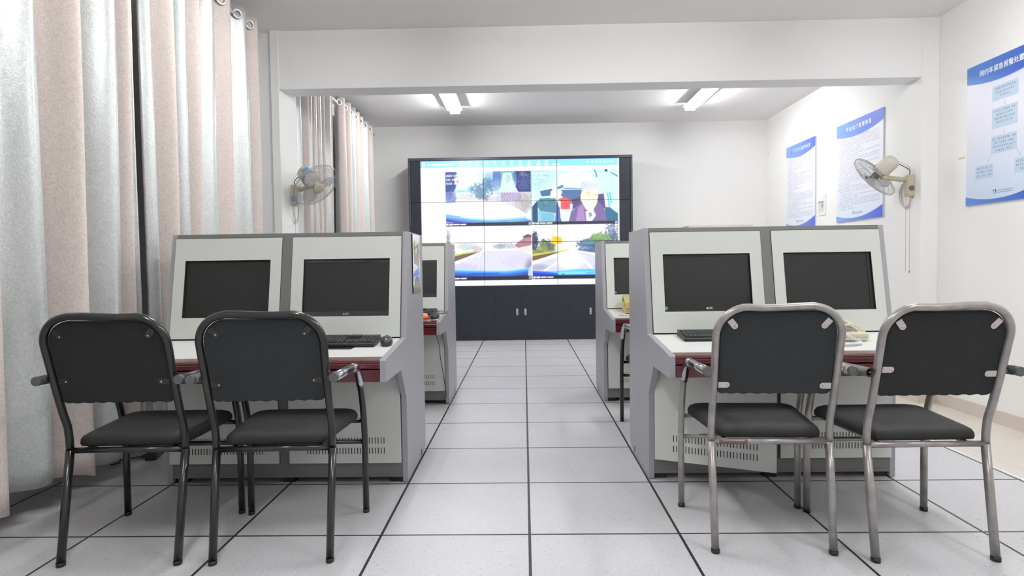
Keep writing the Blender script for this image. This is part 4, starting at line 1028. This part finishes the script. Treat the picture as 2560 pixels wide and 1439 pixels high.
# ------------------------------------------------------------------ wall fans
def wall_fan(label, loc, wall_dir, centre, n, body, box, seed=0, front_cap=True, front_wires=True):
    """loc: base on the pier side; centre: guard centre; n: the way the fan blows"""
    t = thing('wall_fan', label, 'fan', loc, group='wall fans on the beam piers')
    L = Vector(loc); c = Vector(centre) - L; n = Vector(n).normalized()
    M = Matrix.Translation(c) @ n.to_track_quat('Z', 'Y').to_matrix().to_4x4()
    d = wall_dir
    def bx(a, b_): return (min(a, b_), max(a, b_))
    x0, x1 = bx(d * 0.0, d * 0.055)
    B().box(x0, x1, -0.035, 0.035, 0.0, 0.19).build('bracket_box', box, t, bevel=0.006)
    sx = bx(d * 0.055, d * 0.066)
    B().box(sx[0], sx[1], -0.03, 0.03, 0.02, 0.17).build('cover', box, t, bevel=0.004)
    B().cyl((d * 0.03, -0.035, 0.07), (d * 0.03, -0.042, 0.07), 0.022, 20).build('dial', M_BLUE if d > 0 else M_GREYPL, t)
    back = M @ Vector((0, 0, -0.075)); piv = M @ Vector((0, 0, -0.10)) ; piv.z -= 0.075
    B().tube(catmull([(d * 0.055, 0, 0.155), (d * 0.095, 0, 0.150), piv * 0.55 + Vector((d * 0.095, 0, 0.15)) * 0.45, piv], 5), 0.021, 14).build('arm', box, t)
    B().cyl(piv - Vector((0, 0.03, 0)), piv + Vector((0, 0.03, 0)), 0.017, 16).build('pivot', box, t)
    B().tube([piv, M @ Vector((0, 0, -0.10))], 0.016, 12).build('yoke', box, t)
    B().lathe([(0.002, -0.222), (0.040, -0.219), (0.058, -0.208), (0.066, -0.185), (0.071, -0.075), (0.066, -0.055), (0.03, -0.048)], M, 28).build('motor', body, t)
    if d > 0: B().box(0.0715, 0.0725, -0.03, 0.03, -0.17, -0.13, M @ Matrix.Rotation(2.3, 4, 'Z')).build('sticker', M_BLUE, t)
    sl = B()
    for k in range(26):
        a = 2 * PI * k / 26; Mk = M @ Matrix.Rotation(a, 4, 'Z')
        sl.box(0.069, 0.0716, -0.0022, 0.0022, -0.115 if d > 0 else -0.085, -0.066, Mk)
    sl.build('vent_slots', M_GAP, t)
    # guard: outer ring, rings and radial wires of a shallow cage
    g = B(); Rg = 0.215
    def prof(r, s): return s * 0.048 * (1 - (r / Rg) ** 2.2)
    def ring(r, z, w):
        pts = [M @ Vector((r * math.cos(2 * PI * k / 48), r * math.sin(2 * PI * k / 48), z)) for k in range(49)]; g.tube(pts, w, 6, cap=False)
    ring(Rg, 0.006, 0.0026); ring(Rg, -0.006, 0.0026)
    for s in (-1, 1):
        ring(0.13, prof(0.13, s), 0.0014); ring(0.07, prof(0.07, s), 0.0014); ring(0.175, prof(0.175, s), 0.0012)
        nw = 40
        for k in range(nw):
            a = 2 * PI * k / nw; pts = []
            for q in range(7):
                r = 0.045 + (Rg - 0.045) * q / 6; aa = a + (0.35 * (1 - q / 6) if s < 0 else 0)
                pts.append(M @ Vector((r * math.cos(aa), r * math.sin(aa), prof(r, s) if q < 6 else s * 0.006)))
            g.tube(pts, 0.0009, 5, cap=False)
    g.build('guard', M_WIRE, t)
    B().lathe([(0.002, 0.055), (0.05, 0.055), (0.054, 0.051), (0.054, 0.045), (0.02, 0.043)], M, 28).build('guard_badge', M_FANB if d > 0 else M_GREYPL, t)
    bl = B()
    for k in range(3):
        Mk = M @ Matrix.Rotation(2 * PI * k / 3 + seed, 4, 'Z')
        N = 10; up = []; 
        for q in range(N + 1):
            tt = q / N; r = 0.03 + 0.155 * tt; wd = 0.028 + 0.050 * math.sin(PI * min(1, tt * 0.85 + 0.12)); tw = 0.5 - 0.25 * tt
            row = []
            for e in (-1, -0.3, 0.4, 1):
                yy = e * wd + 0.02 * tt; row.append(bl.bm.verts.new(Mk @ Vector((r, yy * math.cos(tw), yy * math.sin(tw) * 0.6 + 0.004 * e * e))))
            up.append(row)
        for a_, b_ in zip(up, up[1:]):
            for e in range(3): bl._face([a_[e], a_[e + 1], b_[e + 1], b_[e]], True)
    ob = bl.build('blades', M_BLADE, t); sd = ob.modifiers.new('thick', 'SOLIDIFY'); sd.thickness = 0.002
    B().lathe([(0.006, -0.05), (0.03, -0.03), (0.034, -0.02), (0.034, 0.02), (0.022, 0.034), (0.004, 0.036)], M, 24).build('hub', M_GREYPL if d < 0 else M_FANW, t)
    # pull cords and the mains lead
    for k, dz in ((0, 0.0), (1, 0.0)):
        yy = -0.010 + 0.022 * k; xx = d * (0.03 + 0.022 * k)
        ln = 0.66 if d < 0 else 0.56
        B().cyl((xx, yy, 0.0), (xx - d * 0.002, yy, -ln), 0.0012, 6).build('pull_cord', M_CORD, t)
        B().cyl((xx - d * 0.002, yy, -ln), (xx - d * 0.002, yy, -ln - 0.016), 0.0045, 10).build('cord_knob', M_WHITEPL if k else M_GREYPL, t)
    a = M @ Vector((0, 0, -0.19))
    pts = catmull([a, a + Vector((-d * 0.03, 0, 0.01)), (d * 0.03, 0.0, 0.26), (d * 0.01, 0.0, 0.21), (d * 0.02, 0, 0.185)])
    B().tube(pts, 0.003, 8).build('motor_lead', M_WHITEPL, t)
    pts = catmull([a + Vector((-d * 0.01, 0, 0)), (d * 0.05, -0.01, 0.245), (d * 0.03, -0.01, 0.215), (d * 0.035, 0, 0.185)])
    B().tube(pts, 0.0035, 8).build('black_splice', M_DARK, t)
    return t
wall_fan('cream wall fan with a blue sticker, in front of the gathered curtain', (-2.10, 3.20, 1.640), 1, (-1.845, 3.10, 1.812), (0.656, -0.355, -0.66), M_FANW, M_FANB, 0.4)
wall_fan('cream wall fan with long pull cords, partly in front of a notice board', (3.45, 3.20, 1.640), -1, (3.125, 3.22, 1.822), (-0.44, 0.67, -0.60), M_FANW, M_FANB, 1.2)

def coil(label, x, y, z, d, m_):
    t = thing('cable_coil', label, 'cable', (x, y, z))
    r = random.Random(2)
    for k in range(3):
        a0 = r.random(); rx, rz = 0.075 + 0.006 * k, 0.125 - 0.006 * k
        pts = [(d * (0.006 + 0.004 * k), rx * math.cos(q * 2 * PI / 40 + a0) + 0.004 * k, rz * math.sin(q * 2 * PI / 40 + a0)) for q in range(41)]
        B().tube(pts, 0.004, 8, cap=False).build('loop', m_, t)
    return t
coil('pinkish coil of cable hanging below the fan by the notice board', 3.448, 3.275, 1.665, -1, M_COIL)
coil('white coil of cable hanging below the fan by the curtain', -2.098, 3.275, 1.62, 1, M_WHITEPL)
t = thing('wall_socket', 'white wall socket behind the pinkish cable coil', 'socket', (3.4495, 3.30, 1.70))
B().box(-0.006, 0.0, -0.043, 0.043, -0.043, 0.043).build('plate', M_WHITEPL, t, bevel=0.003)
B().box(-0.0075, -0.006, -0.012, -0.009, -0.01, 0.012).box(-0.0075, -0.006, 0.009, 0.012, -0.01, 0.012).build('pin_holes', M_GAP, t)

# ------------------------------------------------------------------ posters on the right wall
def text_mesh(body, size, bold, mtl, align='LEFT', space=1.0):
    cu = bpy.data.curves.new('txt', 'FONT'); cu.body = body; cu.size = size; cu.align_x = align; cu.resolution_u = 2
    cu.space_character = space
    o = bpy.data.objects.new('txt', cu); COL.objects.link(o)
    dg = bpy.context.evaluated_depsgraph_get(); me = bpy.data.meshes.new_from_object(o.evaluated_get(dg)); bpy.data.objects.remove(o)
    if bold:                                # heavier strokes: a few copies laid a hair apart
        bm = bmesh.new()
        for k, (dx, dy) in enumerate(((0, 0), (bold, 0), (-bold, 0), (0, bold), (0, -bold))):
            n = len(bm.verts); bm.from_mesh(me); bm.verts.ensure_lookup_table()
            bmesh.ops.translate(bm, verts=bm.verts[n:], vec=(dx, dy, 0.00008 * k))
        bm.to_mesh(me); bm.free()
    me.materials.clear(); me.materials.append(mtl); return me

def strokes(b, cx, cy, s, r, h=0.0):
    """an unreadable character: a few short bars in a square"""
    w = s * 0.11
    for k in range(2):
        yy = cy + s * (0.12 + 0.55 * k + 0.2 * r.random()); b.box(cx + s * 0.05, cx + s * (0.7 + 0.2 * r.random()), yy, yy + w, h, h + 0.0004)
    for k in range(r.choice((1, 2))):
        xx = cx + s * (0.15 + 0.5 * r.random()); b.box(xx, xx + w, cy + s * 0.05, cy + s * 0.9, h, h + 0.0004)

def poster(label, ya, yb, z0, z1, title, kind, seed):
    """hangs on the right wall; local x runs towards the camera (-y), local y up, local z out of the wall"""
    w, hgt = yb - ya, z1 - z0
    t = thing('wall_poster', label, 'poster', (XR, yb, z0), group=None)
    t.matrix_world = Matrix(((0, 0, -1, XR), (-1, 0, 0, yb), (0, 1, 0, z0), (0, 0, 0, 1)))
    B().box(0, w, 0, hgt, 0.0005, 0.016).build('board', M_BOARD, t, bevel=0.001)
    face = MATS.get('poster_face') or gradient_mat('poster_face', (196, 214, 234), (224, 224, 238), 'Y', 0.0, 0.6)
    if kind == 'text': face = MATS.get('poster_face2') or gradient_mat('poster_face2', (222, 234, 248), (232, 234, 244), 'Y', 0.0, 0.5)
    B().box(0.002, w - 0.002, 0.002, hgt - 0.002, 0.016, 0.0165).build('print_face', face, t)
    mb = gradient_mat('poster_blue_%d' % seed, (132, 172, 232) if kind == 'text' else (92, 140, 214), (84, 106, 218) if kind == 'text' else (42, 72, 178), 'X', 0.0, w)  # text boards get a paler blue: overexposure by the light put into the colour
    ml = mat('poster_light_blue', (150, 186, 232), 0.45)
    N = 24
    def wave(x): s = x / w; return hgt - (0.131 + 0.19 * s - 0.208 * s * s)
    def low(x): s = x / w; return 0.071 - 0.2085 * s + 0.266 * s * s
    hd = [(x, wave(x)) for x in [w * k / N for k in range(N + 1)]]
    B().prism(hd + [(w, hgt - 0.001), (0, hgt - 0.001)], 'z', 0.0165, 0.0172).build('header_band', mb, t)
    B().prism([(x, y - 0.010 * (x / w)) for x, y in hd] + [(x, y + 0.002) for x, y in hd[::-1]], 'z', 0.0165, 0.0169).build('header_edge', ml, t)
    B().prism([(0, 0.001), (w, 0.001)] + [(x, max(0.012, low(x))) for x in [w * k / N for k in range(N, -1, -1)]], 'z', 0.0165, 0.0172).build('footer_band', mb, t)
    r = random.Random(seed)
    def add(me, name, x, y, z=0.0174):
        o = bpy.data.objects.new(name, me); COL.objects.link(o); o.parent = t; o.location = (x, y, z); return o
    if kind == 'text':
        n = len(title.replace('*', ' ')); size = 0.052 if seed == 2 else 0.049; step = 0.0655 if seed == 2 else 0.0535
        x0 = w / 2 - step * n / 2 + 0.004; b = B(); y0 = hgt - 0.100
        real = False
        for k, ch in enumerate(title):
            if ch == '*':
                for q in range(2): strokes(b, x0 + k * step, y0 - 0.004, size, r, 0.0174)
            else: add(text_mesh(ch, size, 0.0011, M_WHITE), 'title', x0 + k * step, y0)
        if '*' in title: b.build('title', M_WHITE, t)
        else: b.bm.free()
        b = B(); y = hgt - 0.195; s = 0.0140
        while y > 0.125:
            ind = r.choice((0.04, 0.04, 0.075, 0.075)); end = w - 0.05 if r.random() < 0.62 else w * r.uniform(0.25, 0.85); x = ind
            while x < end - s:
                if r.random() > 0.07: strokes(b, x, y, s, r, 0.0166)
                x += s * 1.08
            y -= 0.0247
        b.build('body_text', M_INK, t)['kind'] = 'stuff'
        lx, ly = w * 0.385, 0.060
    else:
        me = text_mesh(title, 0.0495, 0.0010, M_WHITE, 'LEFT', 1.0); add(me, 'title', 0.139, hgt - 0.100)
        boxes = [(0.278, 0.534, 0.765, 0.878, (11, 10, 6)), (0.276, 0.530, 0.557, 0.710, (12, 9, 11, 9)), (0.273, 0.525, 0.369, 0.500, (13, 11, 12, 9)), (0.106, 0.297, 0.194, 0.302, (9, 9, 9)), (0.507, 0.698, 0.194, 0.302, (9, 9, 5))]
        b = B(); g = B()
        for x0, x1, y0, y1, rows in boxes:
            y0 *= 1.0; b.box(x0, x1, y0, y1, 0.0165, 0.0168)
            for k, n in enumerate(rows):
                s = 0.0165; yy = y1 - 0.032 - k * 0.0285; xx = (x0 + x1) / 2 - n * s * 0.55
                for q in range(n):
                    if r.random() > 0.06: strokes(g, xx + q * s * 1.1, yy, s, r, 0.0169)
        b.build('flow_box', M_BOX, t); g.build('body_text', M_INKB, t)['kind'] = 'stuff'
        a = B(); 
        for x0, y0, x1, y1 in ((0.405, 0.755, 0.405, 0.722), (0.402, 0.550, 0.402, 0.512), (0.275, 0.366, 0.238, 0.320), (0.523, 0.366, 0.560, 0.320)):
            p, q = Vector((x0, y0, 0.0168)), Vector((x1, y1, 0.0168)); d = (q - p).normalized(); nrm = Vector((-d.y, d.x, 0))
            a.prism([((p + nrm * 0.0012).x, (p + nrm * 0.0012).y), ((p - nrm * 0.0012).x, (p - nrm * 0.0012).y), ((q - nrm * 0.0012).x, (q - nrm * 0.0012).y), ((q + nrm * 0.0012).x, (q + nrm * 0.0012).y)], 'z', 0.0166, 0.0170)
            e = q + d * 0.006; f = q - d * 0.010; a.prism([(e.x, e.y), ((f + nrm * 0.005).x, (f + nrm * 0.005).y), ((f - nrm * 0.005).x, (f - nrm * 0.005).y)], 'z', 0.0166, 0.0170)
        a.build('arrow', M_INK, t)
        lx, ly = 0.297, 0.062
    B().prism([(lx, ly), (lx + 0.009, ly + 0.034), (lx + 0.003, ly + 0.039), (lx, ly + 0.039)], 'z', 0.0166, 0.017).prism([(lx + 0.010, ly + 0.034), (lx + 0.030, ly + 0.039), (lx + 0.035, ly + 0.022), (lx + 0.026, ly + 0.003), (lx + 0.019, ly), (lx + 0.026, ly + 0.022)], 'z', 0.0166, 0.017).build('logo', mat('logo_blue', (66, 92, 160), 0.5), t)
    b = B()
    for q in range(13): strokes(b, lx + 0.048 + q * 0.0115, ly + 0.020, 0.0108, r, 0.0166)
    b.box(lx + 0.048, lx + 0.195, ly + 0.009, ly + 0.012, 0.0166, 0.017)
    b.build('company_line', mat('navy_print', (80, 92, 130), 0.5), t)
    return t
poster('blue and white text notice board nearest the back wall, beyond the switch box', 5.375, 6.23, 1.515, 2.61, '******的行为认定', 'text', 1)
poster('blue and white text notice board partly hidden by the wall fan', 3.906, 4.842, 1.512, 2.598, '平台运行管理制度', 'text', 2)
poster('blue notice board with a flowchart of pale boxes and arrows', 1.903, 2.715, 1.507, 2.605, '网约车紧急报警处置流程', 'flow', 3)

t = thing('wall_switch_box', 'white flush switch box between the two text notice boards', 'switch box', (XR, 5.225, 1.745))
B().box(-0.008, 0.0, -0.105, 0.105, -0.12, 0.125).build('cover_plate', M_WHITEPL, t, bevel=0.002)
B().box(-0.0095, -0.008, -0.06, 0.08, -0.075, 0.045).build('recess', mat('recess_grey', (214, 214, 214), 0.5), t)
B().box(-0.012, -0.0095, -0.062, 0.082, 0.037, 0.047).box(-0.013, -0.0095, -0.03, -0.02, -0.03, 0.03).box(-0.0115, -0.0095, -0.05, -0.01, -0.008, 0.0).build('wires', M_INKB, t)
t = thing('tape_strip', 'short yellowed strip of tape on the wall beside the flowchart notice', 'tape', (XR, 2.80, 1.909))
B().box(-0.0006, 0.0, -0.05, 0.035, -0.012, 0.006).build('tape', M_MARK, t)
t = thing('wall_hook', 'tiny metal hook high on the wall near the back corner', 'hook', (XR, 6.88, 2.66))
B().box(-0.004, 0, -0.02, 0.02, -0.03, 0.03).tube([(-0.004, 0, 0.01), (-0.03, 0, -0.01), (-0.03, 0, -0.02), (-0.02, 0, -0.035)], 0.004, 8).build('hook_plate', M_WHITEPL, t)

# ------------------------------------------------------------------ filing cabinet by the back wall
t = thing('filing_cabinet', 'cream steel cabinet by the back wall, only its top showing above a console', 'cabinet', (2.80, 6.78, ZL))
w, d, h = 0.455, 0.205, 1.605 - ZL
B().box(-w, w, -d, d, 0, h).build('cabinet_body', M_FILE, t, bevel=0.003)
for s in (-1, 1):
    a, b_ = (-w + 0.035, -0.003) if s < 0 else (0.003, w - 0.035)
    o = B().box(a, b_, -d - 0.004, -d, 0.06, h - 0.045).build('door', M_FILE, t, bevel=0.002)
    B().box((-0.05 if s < 0 else 0.03), (-0.03 if s < 0 else 0.05), -d - 0.016, -d - 0.004, h * 0.5, h * 0.5 + 0.12).build('handle', M_CLIP, o, bevel=0.003)
